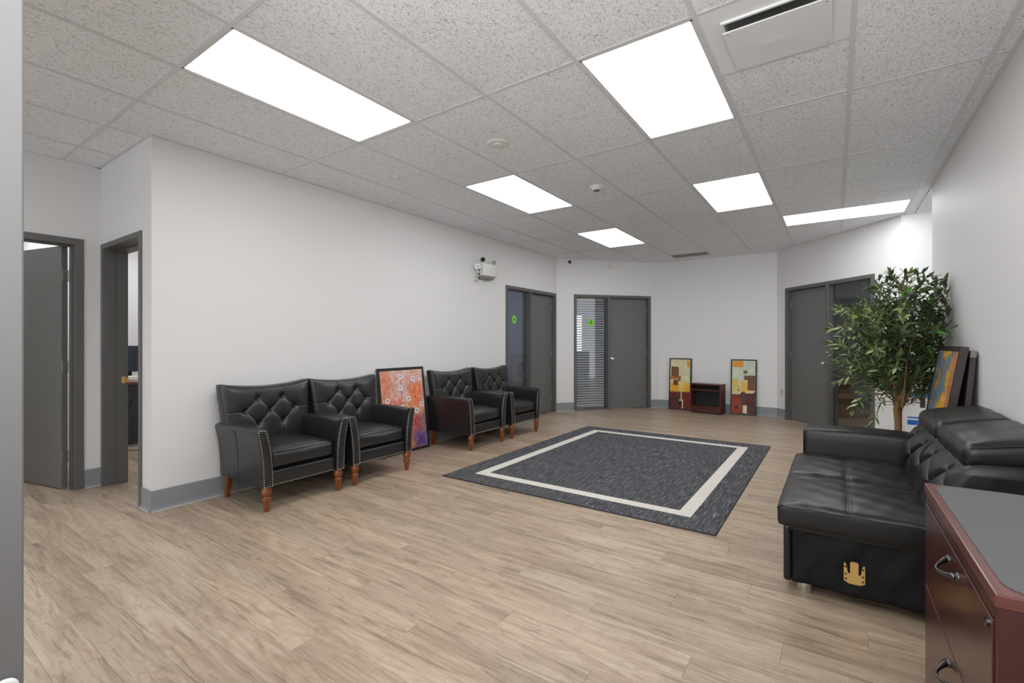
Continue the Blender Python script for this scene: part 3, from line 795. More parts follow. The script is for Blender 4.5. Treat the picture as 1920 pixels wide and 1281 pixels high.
# outlet near door 6
p, a = in_frame(PC, PD, along(PC, PD, (8.96, .714)), 0)
ou = empty('wall_outlet', (p.x, p.y, .426), a); tag(ou, 'ivory wall outlet plate left of door 6 above the baseboard', 'outlet')
obj('cover_plate', box(B(), -.037, .037, -.006, 0, -.06, .06, .003, 2), M['cream'], ou)
for z in (-.022, .022):
    s = obj('socket', box(B(), -.015, .015, -.009, -.005, z - .013, z + .013, .003, 1), M['cream'], ou)
    t = B(); box(t, -.007, -.005, -.0095, -.0088, z - .004, z + .005); box(t, .005, .007, -.0095, -.0088, z - .004, z + .005); obj('slot', t, M['dark'], s)
# emergency light
el = empty('emergency_light', (5.36, YW, 2.14)); tag(el, 'white emergency light box with small swivel lamp heads on the left wall', 'emergency light')
t = B(); box(t, -.150, .170, -.105, -.012, .045, .225, .012, 3); sobj('battery_box', t, M['plastic'], el)
t = B(); prism(t, [(-.012, .05), (-.10, .05), (-.08, .012), (-.02, .0)], -.14, .12, 'yz'); sobj('lower_housing', t, M['ventgrey'], el)
obj('back_plate', box(B(), -.165, .18, -.012, 0, .03, .235, .003, 1), M['plastic'], el)
obj('status_label', box(B(), .10, .15, -.1062, -.104, .058, .066), M['ventgrey'], el)
def head(x, y, z, ax, m2):
    h = B(); R = Euler(ax).to_matrix().to_4x4()
    lathe(h, [(0, -.028), (.016, -.026), (.026, -.01), (.034, .018), (.036, .024), (.031, .024), (.024, .008), (0, .0)], 20, (x, y, z), R); o = sobj('lamp_head', h, M['chrome'], el)
    b2 = B(); lathe(b2, [(0, .002), (.022, .010), (.022, .014), (0, .016)], 16, (x, y, z), R); obj('bulb_lens', b2, m2, o)
    s = B(); tube(s, [(x, y, z - .03), (x, y + .02, z - .055)], .006, 8); obj('swivel', s, M['plastic'], el)
head(-.125, -.06, .275, (PI * .62, 0, -.5), M['dark']); head(.145, -.06, .265, (PI * .62, 0, .6), M['clear'])
br = B(); box(br, -.24, -.165, -.010, 0, -.03, .22, .003, 1)
for z in (.17, .08, .03, -.01): box(br, -.225, -.175, -.05, -.008, z, z + .012, .002, 1)
tube(br, [(-.20, -.03, -.02), (-.26, -.06, -.035), (-.28, -.09, -.015)], .008, 8); tube(br, [(-.20, -.03, -.02), (-.15, -.07, -.035), (-.13, -.09, -.06)], .008, 8)
obj('wire_bracket', br, M['whitemetal'], el)
head(-.235, -.07, .155, (PI * .55, 0, -1.1), M['clear'])
t = B()
for z in (.12, .06, .0): lathe(t, [(0, -.008), (.012, -.008), (.012, .006), (0, .008)], 12, (-.192, -.055, z), Matrix.Rotation(PI / 2, 4, 'X'))
obj('terminal', t, M['dark'], el)
t = B(); tube(t, [(-.255, -.006, .12), (-.257, -.006, .62)], .0028, 6); obj('supply_cord', t, M['plastic'], el)
# white plastic hook at the lower left edge
hk = empty('wall_hook', (.186, 1.27, .585)); tag(hk, 'white plastic looped hook low on the wall edge at the left of the picture', 'hook')
t = B(); box(t, -.012, .008, -.006, 0, -.09, -.03, .003, 2); obj('mounting_plate', t, M['plastic'], hk)
t = B(); tube(t, [(-.040, -.012, .010), (-.026, -.013, .019)] + [(-.006 + .014 * math.sin(q), -.014, .018 + .014 * math.cos(q)) for q in [-.6 + .2 * k for k in range(12)]] + [(.009, -.013, .000), (.006, -.012, -.022), (.002, -.010, -.045), (0, -.006, -.07)], .0062, 14)
obj('hook_arm', t, M['plastic'], hk, smooth=True)

# ------------------------------------------------------------------ rug
rx0, rx1, ry0, ry1 = 3.26, 6.42, .63, 2.99
rug = empty('area_rug', ((rx0 + rx1) / 2, (ry0 + ry1) / 2, 0)); tag(rug, 'large charcoal area rug with an ivory border stripe on the wood floor', 'rug')
hx, hy = (rx1 - rx0) / 2, (ry1 - ry0) / 2
def ring(bm, ax, ay, bx_, by_, z0, z1):
    box(bm, -ax, ax, -ay, -by_, z0, z1); box(bm, -ax, ax, by_, ay, z0, z1); box(bm, -ax, -bx_, -by_, by_, z0, z1); box(bm, bx_, ax, -by_, by_, z0, z1)
t = B(); ring(t, hx, hy, hx - .225, hy - .205, .0005, .008); obj('outer_border', t, M['rug_dark'], rug)
t = B(); ring(t, hx - .225, hy - .205, hx - .325, hy - .305, .0005, .0085); o = obj('border_stripe', t, M['rug_light'], rug); o['label'] = 'ivory border stripe'
t = B(); box(t, -hx + .325, hx - .325, -hy + .305, hy - .305, .0005, .008); obj('rug_field', t, M['rug_dark'], rug)
t = B()
for sy in (-1, 1): tube(t, [(-hx, sy * hy, .005), (hx, sy * hy, .005)], .0045, 6)
for sx in (-1, 1): tube(t, [(sx * hx, -hy, .005), (sx * hx, hy, .005)], .0045, 6)
obj('edge_binding', t, M['dark'], rug)

# ------------------------------------------------------------------ tufted armchair
def armchair():
    root = empty('tufted_armchair'); W = .355
    # arms: outer face flares out towards the top; front at y=-.33, back y=.34
    for s in (-1, 1):
        t = B(); n = 26; prof_n = 12; rings = []
        for i in range(n + 1):
            u = i / n; y = -.322 + .655 * u
            ztop = .600 + .012 * math.sin(PI * min(1, u * 1.2)) - .0 * u
            ring_ = []
            outer = []; inner = []
            for k in range(prof_n + 1):
                q = k / prof_n; z = .178 + (ztop - .020 - .178) * q
                fl = .041 * max(0, q) ** 2.4
                outer.append((.343 + fl, z)); inner.append((.272 + fl * .35 - .004 * math.sin(PI * q), z))
            top = []
            for k in range(1, 7):
                an = PI * k / 7; cx_ = (outer[-1][0] + inner[-1][0]) / 2; hw = (outer[-1][0] - inner[-1][0]) / 2
                top.append((cx_ + hw * math.cos(an), outer[-1][1] + .022 * math.sin(an)))
            loop = outer + top + inner[::-1]
            rings.append([t.verts.new((s * x, y, z)) for x, z in loop])
        m_ = len(rings[0])
        for A_, B_ in zip(rings, rings[1:]):
            for k in range(m_): t.faces.new((A_[k], A_[(k + 1) % m_], B_[(k + 1) % m_], B_[k]))
        t.faces.new(rings[0]); t.faces.new(rings[-1][::-1])
        arm = sobj('arm', t, M['leather'], root, 50)
        # side seam
        sm = B(); pts = []
        for k in range(15):
            q = k / 14; pts.append((s * (.3435 + .041 * q ** 2.4), .04 - .02 * q, .18 + .40 * q))
        tube(sm, pts, .0016, 5); obj('seam', sm, M['stitch'], arm)
        # rounded front facing panel, slightly proud
        fp = B(); fr = []; bk = []
        loop = []
        for k in range(13):
            q = k / 12; z = .180 + .402 * q; loop.append((.345 + .041 * q ** 2.4, z))
        for k in range(1, 8):
            an = PI * k / 8; loop.append((.3515 + .0345 * math.cos(an), .582 + .030 * math.sin(an)))
        for k in range(12, -1, -1):
            q = k / 12; loop.append((.270 + .047 * q ** 2.4, .180 + .402 * q))
        cxm = sum(p[0] for p in loop) / len(loop)
        for (x, z) in loop: fr.append(fp.verts.new((s * x, -.332, z))); bk.append(fp.verts.new((s * x, -.318, z)))
        nn = len(loop); inn = []
        for i_, (x, z) in enumerate(loop):
            xm = .3075 + .044 * max(0, min(1, (z - .18) / .40)) ** 2.4; inn.append(fp.verts.new((s * (xm + (x - xm) * .72), -.338, z + (.006 if z < .2 else -.010 if z > .57 else 0))))
        for k in range(nn):
            fp.faces.new((fr[k], fr[(k + 1) % nn], bk[(k + 1) % nn], bk[k])); fp.faces.new((inn[k], inn[(k + 1) % nn], fr[(k + 1) % nn], fr[k]))
        fp.faces.new(inn)
        sobj('arm_front', fp, M['leather'], root, 60)
        nb = B()
        path = loop[:]
        L = [0]
        for a_, b_ in zip(path, path[1:]): L.append(L[-1] + math.hypot(b_[0] - a_[0], b_[1] - a_[1]))
        d_ = .008
        while d_ < L[-1]:
            k = max(i for i in range(len(L)) if L[i] <= d_); k = min(k, len(path) - 2); f_ = (d_ - L[k]) / (L[k + 1] - L[k])
            x = path[k][0] + (path[k + 1][0] - path[k][0]) * f_; z = path[k][1] + (path[k + 1][1] - path[k][1]) * f_
            xm = .3075 + .044 * max(0, min(1, (z - .18) / .40)) ** 2.4; x = xm + (x - xm) * .86; z = min(z, .604)
            lathe(nb, [(.0042, -.001), (.0036, .0024), (0, .0036)], 6, (s * x, -.3355, z), Matrix.Rotation(PI / 2, 4, 'X')); d_ += .0185
        x = .280
        while x < .342:
            lathe(nb, [(.0042, -.001), (.0036, .0024), (0, .0036)], 6, (s * x, -.3370, .188), Matrix.Rotation(PI / 2, 4, 'X')); x += .018
        obj('nailhead_trim', nb, M['nail'], root, smooth=True)
    # front rail
    t = B(); soft(t, (0, -.285, .233), (.268, .028, .055), .012, (8, 1, 3)); sobj('front_rail', t, M['leather'], root, 70)
    nb = B(); x = -.262
    while x < .264:
        lathe(nb, [(.0042, -.001), (.0036, .0024), (0, .0036)], 6, (x, -.3135, .187), Matrix.Rotation(PI / 2, 4, 'X')); x += .0185
    obj('rail_nailheads', nb, M['nail'], root, smooth=True)
    t = B(); box(t, -.27, .27, -.26, .30, .180, .292); obj('seat_base', t, M['dark'], root)
    # seat cushion, crowned
    def cf(P, q):
        k = (1 - q[0] ** 4) * (1 - max(-1, min(1, q[1])) ** 4)
        z = P.z + (.034 * k if q[2] > 0 else 0) ; y = P.y - (.018 * (1 - q[0] ** 2) * (1 - q[2] ** 2) if q[1] < 0 else 0)
        return (P.x, y, z)
    t = B(); soft(t, (0, -.035, .365), (.264, .270, .062), .026, (14, 14, 4), cf); cu = sobj('seat_cushion', t, M['leather'], root, 80)
    t = B(); pts = []
    for k in range(25):
        q = -1 + 2 * k / 24; pts.append((q * .252, -.300 - .010 * (1 - q * q), .4215 + .004 * (1 - q ** 4)))
    tube(t, pts, .0028, 6); obj('piping', t, M['leather'], cu, smooth=True)
    # back: tufted, reclined, concave top edge, narrower at the bottom
    btn = [(-.135, .770), (.075, .782), (-.225, .675), (-.018, .675), (.190, .684), (-.118, .560), (.098, .563)]
    btn = [(-.105, .782), (.105, .782), (-.215, .682), (0, .682), (.215, .682), (-.105, .575), (.105, .575)]
    segs = [(0, 2), (0, 3), (1, 3), (1, 4), (2, 5), (3, 5), (3, 6), (4, 6)]
    def recline(z): return (z - .40) * .115
    def bf(P, q):
        x, y, z = P; v = (z - .36) / .56
        x *= .90 + .10 * min(1, max(0, (z - .45) / .45)) ; 
        if z > .7: z = z - .038 * (1 - (q[0]) ** 2) * ((z - .7) / .22) ** 1.5
        if q[1] < 0:
            dep = 0; crease = 0
            for bx_, bz in btn:
                d = math.hypot(x - bx_, z - bz); dep += .018 * math.exp(-(d / .017) ** 2) + .010 * math.exp(-(d / .045) ** 2)
            for i, j in segs:
                ax, az = btn[i]; bx_, bz = btn[j]; dx, dz = bx_ - ax, bz - az; LL = dx * dx + dz * dz
                tt = max(0, min(1, ((x - ax) * dx + (z - az) * dz) / LL)); d = math.hypot(x - ax - tt * dx, z - az - tt * dz)
                crease = max(crease, .0055 * math.exp(-(d / .0055) ** 2) + .004 * math.exp(-(d / .022) ** 2))
            dep += crease
            for s in (-1, 1):   # pleats running off to the edges
                if abs(z - .682) < .02 and s * x > .215: dep += .004 * math.exp(-((z - .682) / .006) ** 2)
            for bx_ in (-.105, .105):
                if z > .782: dep += .004 * math.exp(-((x - bx_) / .006) ** 2)
                if z < .575: dep += .004 * math.exp(-((x - bx_) / .006) ** 2)
            puff = .030 * (1 - q[0] ** 6) * (1 - q[2] ** 6)
            y = y - puff + dep * (1 - q[0] ** 10)
        return (x, y + recline(z), z)
    t = B(); soft(t, (0, .232, .640), (.385, .052, .275), .026, (110, 2, 84), bf); bk = sobj('backrest', t, M['leather'], root, 80)
    for bx_, bz in btn:
        t = B(); lathe(t, [(.0085, -.002), (.0075, .003), (.004, .0055), (0, .006)], 12, (0, 0, 0), Matrix.Rotation(PI / 2, 4, 'X'))
        obj('tuft_button', t, M['leather'], bk, smooth=True, loc=(bx_, 
            .180 - .030 + .0285 + recline(bz), bz))
    for s in (-1, 1):
        pts = []; t = B()
        for k in range(14):
            z = .60 + .29 * k / 13; f_ = .90 + .10 * min(1, max(0, (z - .45) / .45)); pts.append((s * .381 * f_, .207 + recline(z), z))
        tube(t, pts, .0030, 6)
        obj('welt_cord', t, M['leather'], bk, smooth=True)
    # legs
    prof = [(.0, 0), (.0155, 0), (.0170, .004), (.0200, .030), (.0285, .078), (.0350, .096), (.0335, .104), (.0235, .109), (.0225, .113), (.0300, .122), (.0370, .140), (.0365, .156), (.0310, .172), (.0310, .182)]
    for s in (-1, 1):
        t = B(); lathe(t, prof, 22, (0, 0, 0)); sobj('front_leg', t, M['legwood'], root, 50, loc=(s * .305, -.305, 0))
        t = B()
        a = [t.verts.new(p) for p in ((-.015, -.015, 0), (.015, -.015, 0), (.015, .015, 0), (-.015, .015, 0))]
        b = [t.verts.new(p) for p in ((-.023 - s * .012, -.045, .182), (.023 - s * .012, -.045, .182), (.023 - s * .012, .005, .182), (-.023 - s * .012, .005, .182))]
        for k in range(4): t.faces.new((a[k], a[(k + 1) % 4], b[(k + 1) % 4], b[k]))
        t.faces.new(a); t.faces.new(b[::-1]); obj('rear_leg', t, M['legwood'], root, loc=(s * .315, .285, 0))
    return root
ch = armchair()
CH = [(2.135, 3.727, 0, 'black tufted leather armchair nearest the hallway corner, leftmost of the row'),
      (2.912, 3.727, 0, 'black tufted leather armchair left of the framed flower painting'),
      (4.515, 3.727, 0, 'black tufted leather armchair right of the framed flower painting'),
      (5.35, 3.727, 0, 'black tufted leather armchair in front of door 4, rightmost of the row')]
for i, (x, y, rz, l) in enumerate(CH):
    o = ch if i == 0 else copy_tree(ch)
    o.location = (x, y, 0); o.rotation_euler = (0, 0, rz); tag(o, l, 'armchair', 'tufted armchairs along the left wall')

# ------------------------------------------------------------------ paintings (flat printed canvases: colours per vertex)
rs = np.random.RandomState(7)
def vnoise(h, w, fy, fx, seed, octaves=4, per=.55):
    out = np.zeros((h, w)); amp = 1; tot = 0; r = np.random.RandomState(seed)
    for o in range(octaves):
        ny, nx = int(fy * 2 ** o) + 2, int(fx * 2 ** o) + 2; G = r.rand(ny + 1, nx + 1)
        yy = np.linspace(0, ny - 1.001, h)[:, None]; xx = np.linspace(0, nx - 1.001, w)[None, :]
        iy, ix = yy.astype(int), xx.astype(int); ty, tx = yy - iy, xx - ix; ty = ty * ty * (3 - 2 * ty); tx = tx * tx * (3 - 2 * tx)
        v = (G[iy, ix] * (1 - ty) + G[iy + 1, ix] * ty) * (1 - tx) + (G[iy, ix + 1] * (1 - ty) + G[iy + 1, ix + 1] * ty) * tx
        out += v * amp; tot += amp; amp *= per
    return out / tot
def canvas(parent, w, h, img, z0, y, name='canvas'):
    """img: H x W x 3 sRGB 0-255, row 0 at the top; lies in local xz at y"""
    H_, W_ = img.shape[:2]; me = bpy.data.meshes.new(name)
    xs = np.linspace(-w / 2, w / 2, W_ + 1); zs = np.linspace(z0 + h, z0, H_ + 1)
    X_, Z_ = np.meshgrid(xs, zs); co = np.stack([X_, np.full_like(X_, y), Z_], -1).reshape(-1, 3)
    idx = np.arange((H_ + 1) * (W_ + 1)).reshape(H_ + 1, W_ + 1)
    q = np.stack([idx[:-1, :-1], idx[1:, :-1], idx[1:, 1:], idx[:-1, 1:]], -1).reshape(-1, 4)
    me.from_pydata(co.tolist(), [], q.tolist())
    ca = me.color_attributes.new('paint', 'FLOAT_COLOR', 'CORNER')
    c = np.clip(img / 255., 0, 1); c = np.where(c <= .04045, c / 12.92, ((c + .055) / 1.055) ** 2.4)
    c = np.concatenate([c.reshape(-1, 3), np.ones((H_ * W_, 1))], 1); c = np.repeat(c, 4, 0)
    ca.data.foreach_set('color', c.astype(np.float32).ravel())
    if 'paint' not in M:
        m = mat('painted_canvas', (.5, .5, .5), .5, spec=.3); g = NT(m)
        a = g.n('ShaderNodeAttribute'); a.attribute_name = 'paint'; g.l(a.outputs['Color'], g.b.inputs['Base Color'])
        g.bump(g.noise(g.n('ShaderNodeTexCoord').outputs['Object'], 120, 3), .15, .001); M['paint'] = m
    me.materials.append(M['paint'])
    o = bpy.data.objects.new(name, me); C.objects.link(o); o.parent = parent; return o
def blend(img, mask, col): return img * (1 - mask[..., None]) + np.array(col, float) * mask[..., None]
def rect(img, x0, y0, x1, y1, col, soft_=.01, op=1, seed=0, wob=.012):
    H_, W_ = img.shape[:2]; yy = np.linspace(0, 1, H_)[:, None] + np.zeros((1, W_)); xx = np.linspace(0, 1, W_)[None, :] + np.zeros((H_, 1))
    n = vnoise(H_, W_, 8, 4, 100 + seed) - .5; n2 = vnoise(H_, W_, 9, 5, 200 + seed) - .5
    xx = xx + n * wob * 2; yy = yy + n2 * wob
    d = np.minimum(np.minimum(xx - x0, x1 - xx), np.minimum(yy - y0, y1 - yy) * 2)
    return blend(img, np.clip(d / soft_ + .5, 0, 1) * op, col)
def spot(img, cx_, cy_, rx_, ry_, col, soft_=.3, op=1):
    H_, W_ = img.shape[:2]; yy = np.linspace(0, 1, H_)[:, None]; xx = np.linspace(0, 1, W_)[None, :]
    d = np.sqrt(((xx - cx_) / rx_) ** 2 + ((yy - cy_) / ry_) ** 2); return blend(img, np.clip((1 - d) / soft_, 0, 1) * op, col)
def framed(name, w, h, fw, th, fm, img, label, loc, rotz, lean, inner=.004):
    """frame standing on its lower front edge, leaning back by lean (radians)"""
    e = empty(name, loc); e.rotation_euler = Euler((-lean, 0, rotz), 'XYZ'); tag(e, label, 'painting')
    t = B()
    box(t, -w / 2, -w / 2 + fw, 0, th, 0, h, .002, 1); box(t, w / 2 - fw, w / 2, 0, th, 0, h, .002, 1); box(t, -w / 2 + fw, w / 2 - fw, 0, th, 0, fw, .002, 1); box(t, -w / 2 + fw, w / 2 - fw, 0, th, h - fw, h, .002, 1)
    obj('picture_frame', t, fm, e)
    obj('backing', box(B(), -w / 2 + fw * .5, w / 2 - fw * .5, th * .6, th * .95, fw * .5, h - fw * .5), M['dark'], e)
    canvas(e, w - 2 * fw + .002, h - 2 * fw + .002, img, fw - .001, inner)
    return e
# two tall abstracts by the far wall
H_, W_ = 190, 74
def abstract1():
    n = vnoise(H_, W_, 10, 5, 1); im = np.zeros((H_, W_, 3)) + np.array([206, 204, 168.]); im += ((n - .5) * 40)[..., None]
    im = spot(im, .2, .1, .5, .15, (214, 206, 160), .8, .6)
    im = rect(im, .82, .02, 1.0, .14, (214, 166, 72), .12, .9, 1); im = spot(im, .92, .10, .12, .08, (216, 150, 44), .6)
    im = rect(im, 0, .46, 1, .66, (226, 186, 92), .10, .85, 2, .03); im = rect(im, .70, .52, 1, .66, (236, 172, 40), .08, .95, 3, .03); im = rect(im, 0, .50, .42, .66, (228, 160, 44), .06, .9, 4, .03)
    im = spot(im, .6, .50, .22, .10, (222, 206, 110), .7, .9)
    im = rect(im, .04, .15, .42, .36, (112, 76, 44), .015, 1, 5); im = rect(im, .06, .19, .36, .34, (132, 92, 52), .1, .5, 6)
    im = rect(im, .40, .34, .53, .44, (136, 84, 42), .02, 1, 7); im = rect(im, .0, .35, .48, .41, (170, 96, 44), .02, .9, 8); im = rect(im, .15, .42, .41, .53, (98, 62, 46), .02, 1, 9)
    im = rect(im, 0, .66, 1, 1, (104, 36, 32), .02, 1, 10, .02); im = rect(im, .62, .66, 1, 1, (124, 40, 34), .05, .8, 11)
    im = rect(im, 0, .78, .45, 1, (52, 40, 44), .15, .8, 12, .05); im = rect(im, .10, .84, .48, .96, (110, 52, 40), .1, .7, 13); im = rect(im, .40, .82, .62, .92, (40, 32, 34), .05, .9, 14); im = rect(im, .30, .66, .56, .76, (84, 62, 48), .08, .6, 15)
    im = rect(im, .53, .64, .60, .82, (216, 196, 150), .02, .9, 16); im = rect(im, .46, .81, .62, .85, (200, 190, 120), .03, .9, 17); im = rect(im, .61, .81, .67, .995, (222, 206, 168), .02, 1, 18)
    return im + ((vnoise(H_, W_, 40, 20, 3) - .5) * 22)[..., None]
def abstract2():
    n = vnoise(H_, W_, 10, 5, 21); im = np.zeros((H_, W_, 3)) + np.array([196, 204, 184.]); im += ((n - .5) * 36)[..., None]
    im = rect(im, .02, .01, .48, .12, (214, 148, 58), .06, 1, 22, .02); im = spot(im, .25, .07, .3, .06, (226, 140, 40), .8)
    im = rect(im, 0, .36, .26, .60, (226, 180, 76), .12, .9, 23, .04); im = rect(im, .38, .40, .72, .62, (230, 176, 60), .14, .9, 24, .04); im = rect(im, .05, .50, .5, .63, (214, 196, 132), .12, .8, 25, .03)
    im = rect(im, .50, .185, .66, .245, (108, 84, 60), .02, 1, 26); im = rect(im, .53, .20, .64, .235, (140, 108, 60), .06, .6, 27)
    im = rect(im, .52, .28, 1.0, .36, (112, 88, 56), .015, 1, 28); im = rect(im, .68, .28, 1.0, .55, (104, 80, 54), .015, 1, 29); im = rect(im, .70, .44, 1, .56, (128, 74, 50), .05, .8, 30)
    im = rect(im, 0, .64, 1, 1, (124, 48, 38), .02, 1, 31, .02); im = rect(im, .44, .60, 1, 1, (74, 42, 44), .05, .95, 32, .03); im = rect(im, .62, .66, .92, .82, (104, 42, 46), .08, .8, 33)
    im = rect(im, .0, .72, .45, .98, (150, 66, 42), .10, .8, 34, .04); im = rect(im, .66, .80, 1, .98, (64, 50, 52), .08, .8, 35); im = rect(im, .72, .86, .9, .95, (118, 50, 52), .08, .7, 36)
    im = rect(im, .60, .57, .92, .615, (224, 204, 130), .03, 1, 37); im = spot(im, .48, .66, .13, .085, (70, 60, 60), .3); im = rect(im, .40, .62, .60, .84, (78, 62, 58), .03, .95, 38)
    im = rect(im, .27, .48, .29, .54, (70, 60, 52), .02, .7, 39); im = spot(im, .29, .56, .035, .02, (60, 50, 60), .4)
    im = spot(im, .20, .88, .09, .05, (60, 34, 34), .5, .8)
    im = rect(im, .48, .84, .66, .995, (218, 212, 176), .03, 1, 40, .02)
    return im + ((vnoise(H_, W_, 40, 20, 43) - .5) * 20)[..., None]
rzf = math.atan2(PC[1] - PB[1], PC[0] - PB[0])      # canvas local x along B->C
lean_f = math.asin(.075 / .955)
framed('framed_painting', .40, .955, .022, .028, M['blacktrim'], abstract1(), 'tall narrow abstract painting leaning left of the small shelf by the far wall', (8.985, 2.352, 0.0), rzf, lean_f)
framed('framed_painting', .405, .955, .022, .028, M['blacktrim'], abstract2(), 'tall narrow abstract painting leaning right of the small shelf by the far wall', (8.965, 1.290, 0.0), rzf, lean_f)
# flower painting between the armchairs
def flowers():
    h, w = 190, 136; n = vnoise(h, w, 7, 5, 61); n2 = vnoise(h, w, 5, 5, 62); n3 = vnoise(h, w, 30, 22, 63)
    im = np.zeros((h, w, 3)) + np.array([214, 160, 138.]); im = blend(im, np.clip((n - .45) * 4, 0, 1), (214, 190, 184)); im = blend(im, np.clip((n2 - .54) * 5, 0, 1) * .7, (208, 132, 108))
    im = rect(im, .0, .0, .16, .5, (206, 114, 78), .2, .7, 64, .05); im = rect(im, .30, .02, .55, .3, (196, 176, 176), .3, .6, 65, .05); im = rect(im, .62, .0, 1, .22, (204, 170, 166), .2, .6, 66, .05)
    im = rect(im, .66, .20, .92, .50, (222, 116, 66), .2, .8, 67, .05); im = rect(im, .0, .40, .45, .62, (200, 84, 84), .2, .75, 68, .06)
    im = rect(im, .05, .58, .95, .78, (186, 58, 62), .25, .8, 69, .08); im = rect(im, .3, .74, .9, .86, (178, 96, 84), .2, .8, 70, .06)
    im = rect(im, 0, .82, 1, 1.01, (148, 128, 126), .15, .9, 71, .05); im = rect(im, .55, .84, .75, 1, (190, 110, 84), .12, .7, 72, .04); im = rect(im, .72, .80, 1, 1, (98, 66, 140), .18, .95, 73, .06); im = rect(im, .86, .6, 1, .84, (124, 112, 126), .15, .8, 74, .05)
    im += ((n3 - .5) * 70)[..., None]
    H2, W2 = h, w
    fl = [(.46, .08), (.77, .12), (.44, .22), (.13, .37), (.62, .37), (.45, .47), (.80, .535), (.95, .46), (.3, .56)]
    for k, (x, y) in enumerate(fl):
        yy = np.arange(h)[:, None] / h; xx = np.arange(w)[None, :] / w
        m_ = ((np.abs(xx - x - .02 * np.sin(yy * 20 + k)) < .006) & (yy > y) & (yy < y + .26)).astype(float) * .55; im = blend(im, m_, (84, 62, 62))
    for k, (x, y) in enumerate(fl):
        im = spot(im, x, y, .068, .046, (226, 218, 222), .45, .95); im = spot(im, x, y - .003, .02, .0135, (56, 62, 80), .4)
    r = np.random.RandomState(3)
    for k in range(120):
        x, y = r.uniform(.6, .98), r.uniform(.45, .78); im = spot(im, x, y, .009, .006, (214, 150, 128) if r.rand() < .6 else (226, 206, 170), .6, .8)
    return im
framed('framed_painting', .70, .965, .030, .026, M['blacktrim'], flowers(), 'framed flower painting in orange and purple leaning between the second and third armchairs', (3.745, 3.958, 0), 0, math.asin(.115 / .965), .005)
# deep framed blue and yellow canvas against the right wall
def blueyellow():
    h, w = 220, 130; a = vnoise(h, w, 12, 6, 81); b = vnoise(h, w, 22, 9, 82); c = vnoise(h, w, 50, 30, 83)
    yy = np.linspace(0, 1, h)[:, None]; xx = np.linspace(0, 1, w)[None, :]
    im = np.zeros((h, w, 3)) + np.array([118, 138, 156.]); im = blend(im, np.clip((a - .5) * 5, 0, 1), (98, 122, 148)); im = blend(im, np.clip((b - .55) * 6, 0, 1), (128, 116, 120))
    im = blend(im, np.clip(((yy > .40) & (yy < .52) & (xx < .45)).astype(float) * (b > .35), 0, 1) * .7, (92, 80, 88))
    dgn = np.clip(1.35 - np.abs(xx - (.86 - .62 * yy)) * 5.0, 0, 1); im = blend(im, np.clip((dgn + (a - .5) * 3.2 + (b - .5) * 1.6) * 2 - .5, 0, 1), (220, 166, 52))
    im = blend(im, np.clip((xx + .3 * b - .85) * 4, 0, 1) * np.clip((1 - yy * 1.6) * 2, 0, 1), (186, 104, 54)); im = blend(im, np.clip((yy - .72 + (a - .5) * .5) * 6, 0, 1) * .8, (214, 176, 72))
    im = blend(im, np.clip((b - .58) * 8, 0, 1) * np.clip((yy - .5) * 3, 0, 1), (176, 110, 66)); im = blend(im, np.clip((c - .62) * 8, 0, 1) * .6, (168, 156, 160))
    return im + ((c - .5) * 60)[..., None]
lean_r = math.asin(.152 / math.hypot(1, .152))
framed('framed_painting', .81, 1.235, .036, .042, M['browntrim'], blueyellow(), 'deep brown framed blue and yellow abstract leaning against the right wall behind the sofa', (4.705, -.498, 0), PI, lean_r, .006)
e = empty('leaning_board', (4.72, -.636, 0)); e.rotation_euler = Euler((-math.atan(.080), 0, PI), 'XYZ'); tag(e, 'dark brown panel leaning flat on the right wall behind the blue and yellow painting', 'panel')
obj('board_body', box(B(), -.42, .42, 0, .030, 0, 1.15, .002, 1), M['boardtrim'], e)
o = obj('board_cap', box(B(), -.42, .42, 0, .030, 1.1505, 1.196, .002, 1), M['greytop'], e); o['label'] = 'grey capping strip'

# ------------------------------------------------------------------ small mahogany shelf by the far wall
an = math.atan2(1.617 - 2.159, 8.855 - 8.938)
sh = empty('small_shelf', (8.800, 2.120, 0), an); tag(sh, 'small open mahogany shelf unit standing between two tall paintings', 'shelf')
Ws, Ds, Hs = .530, .225, .520; t_ = .022
y0, y1 = 0, Ds
obj('side_panel', box(B(), 0, t_, y0, y1, .012, Hs - t_, .001, 1), M['shelfwood'], sh); obj('side_panel', box(B(), Ws - t_, Ws, y0, y1, .012, Hs - t_, .001, 1), M['shelfwood'], sh)
obj('shelf_top', box(B(), -.004, Ws + .004, y0 - .004, y1, Hs - t_, Hs, .002, 1), M['shelfwood'], sh)
obj('inner_shelf', box(B(), t_, Ws - t_, y0 + .004, y1 - .012, .395, .425, .001, 1), M['shelfwood'], sh)
obj('bottom_shelf', box(B(), t_, Ws - t_, y0 + .002, y1 - .012, .105, .128, .001, 1), M['shelfwood'], sh)
obj('plinth', box(B(), t_, Ws - t_, y0 + .006, y0 + .024, .016, .104, .001, 1), M['shelfwood'], sh)
obj('back_panel', box(B(), t_, Ws - t_, y1 - .010, y1 - .002, .016, Hs - t_), M['dark'], sh)
for fx in (.03, Ws - .03):
    for fy in (.03, y1 - .03): t = B(); lathe(t, [(.014, 0), (.014, .012)], 12, (fx, fy, 0)); obj('glide', t, M['dark'], sh)

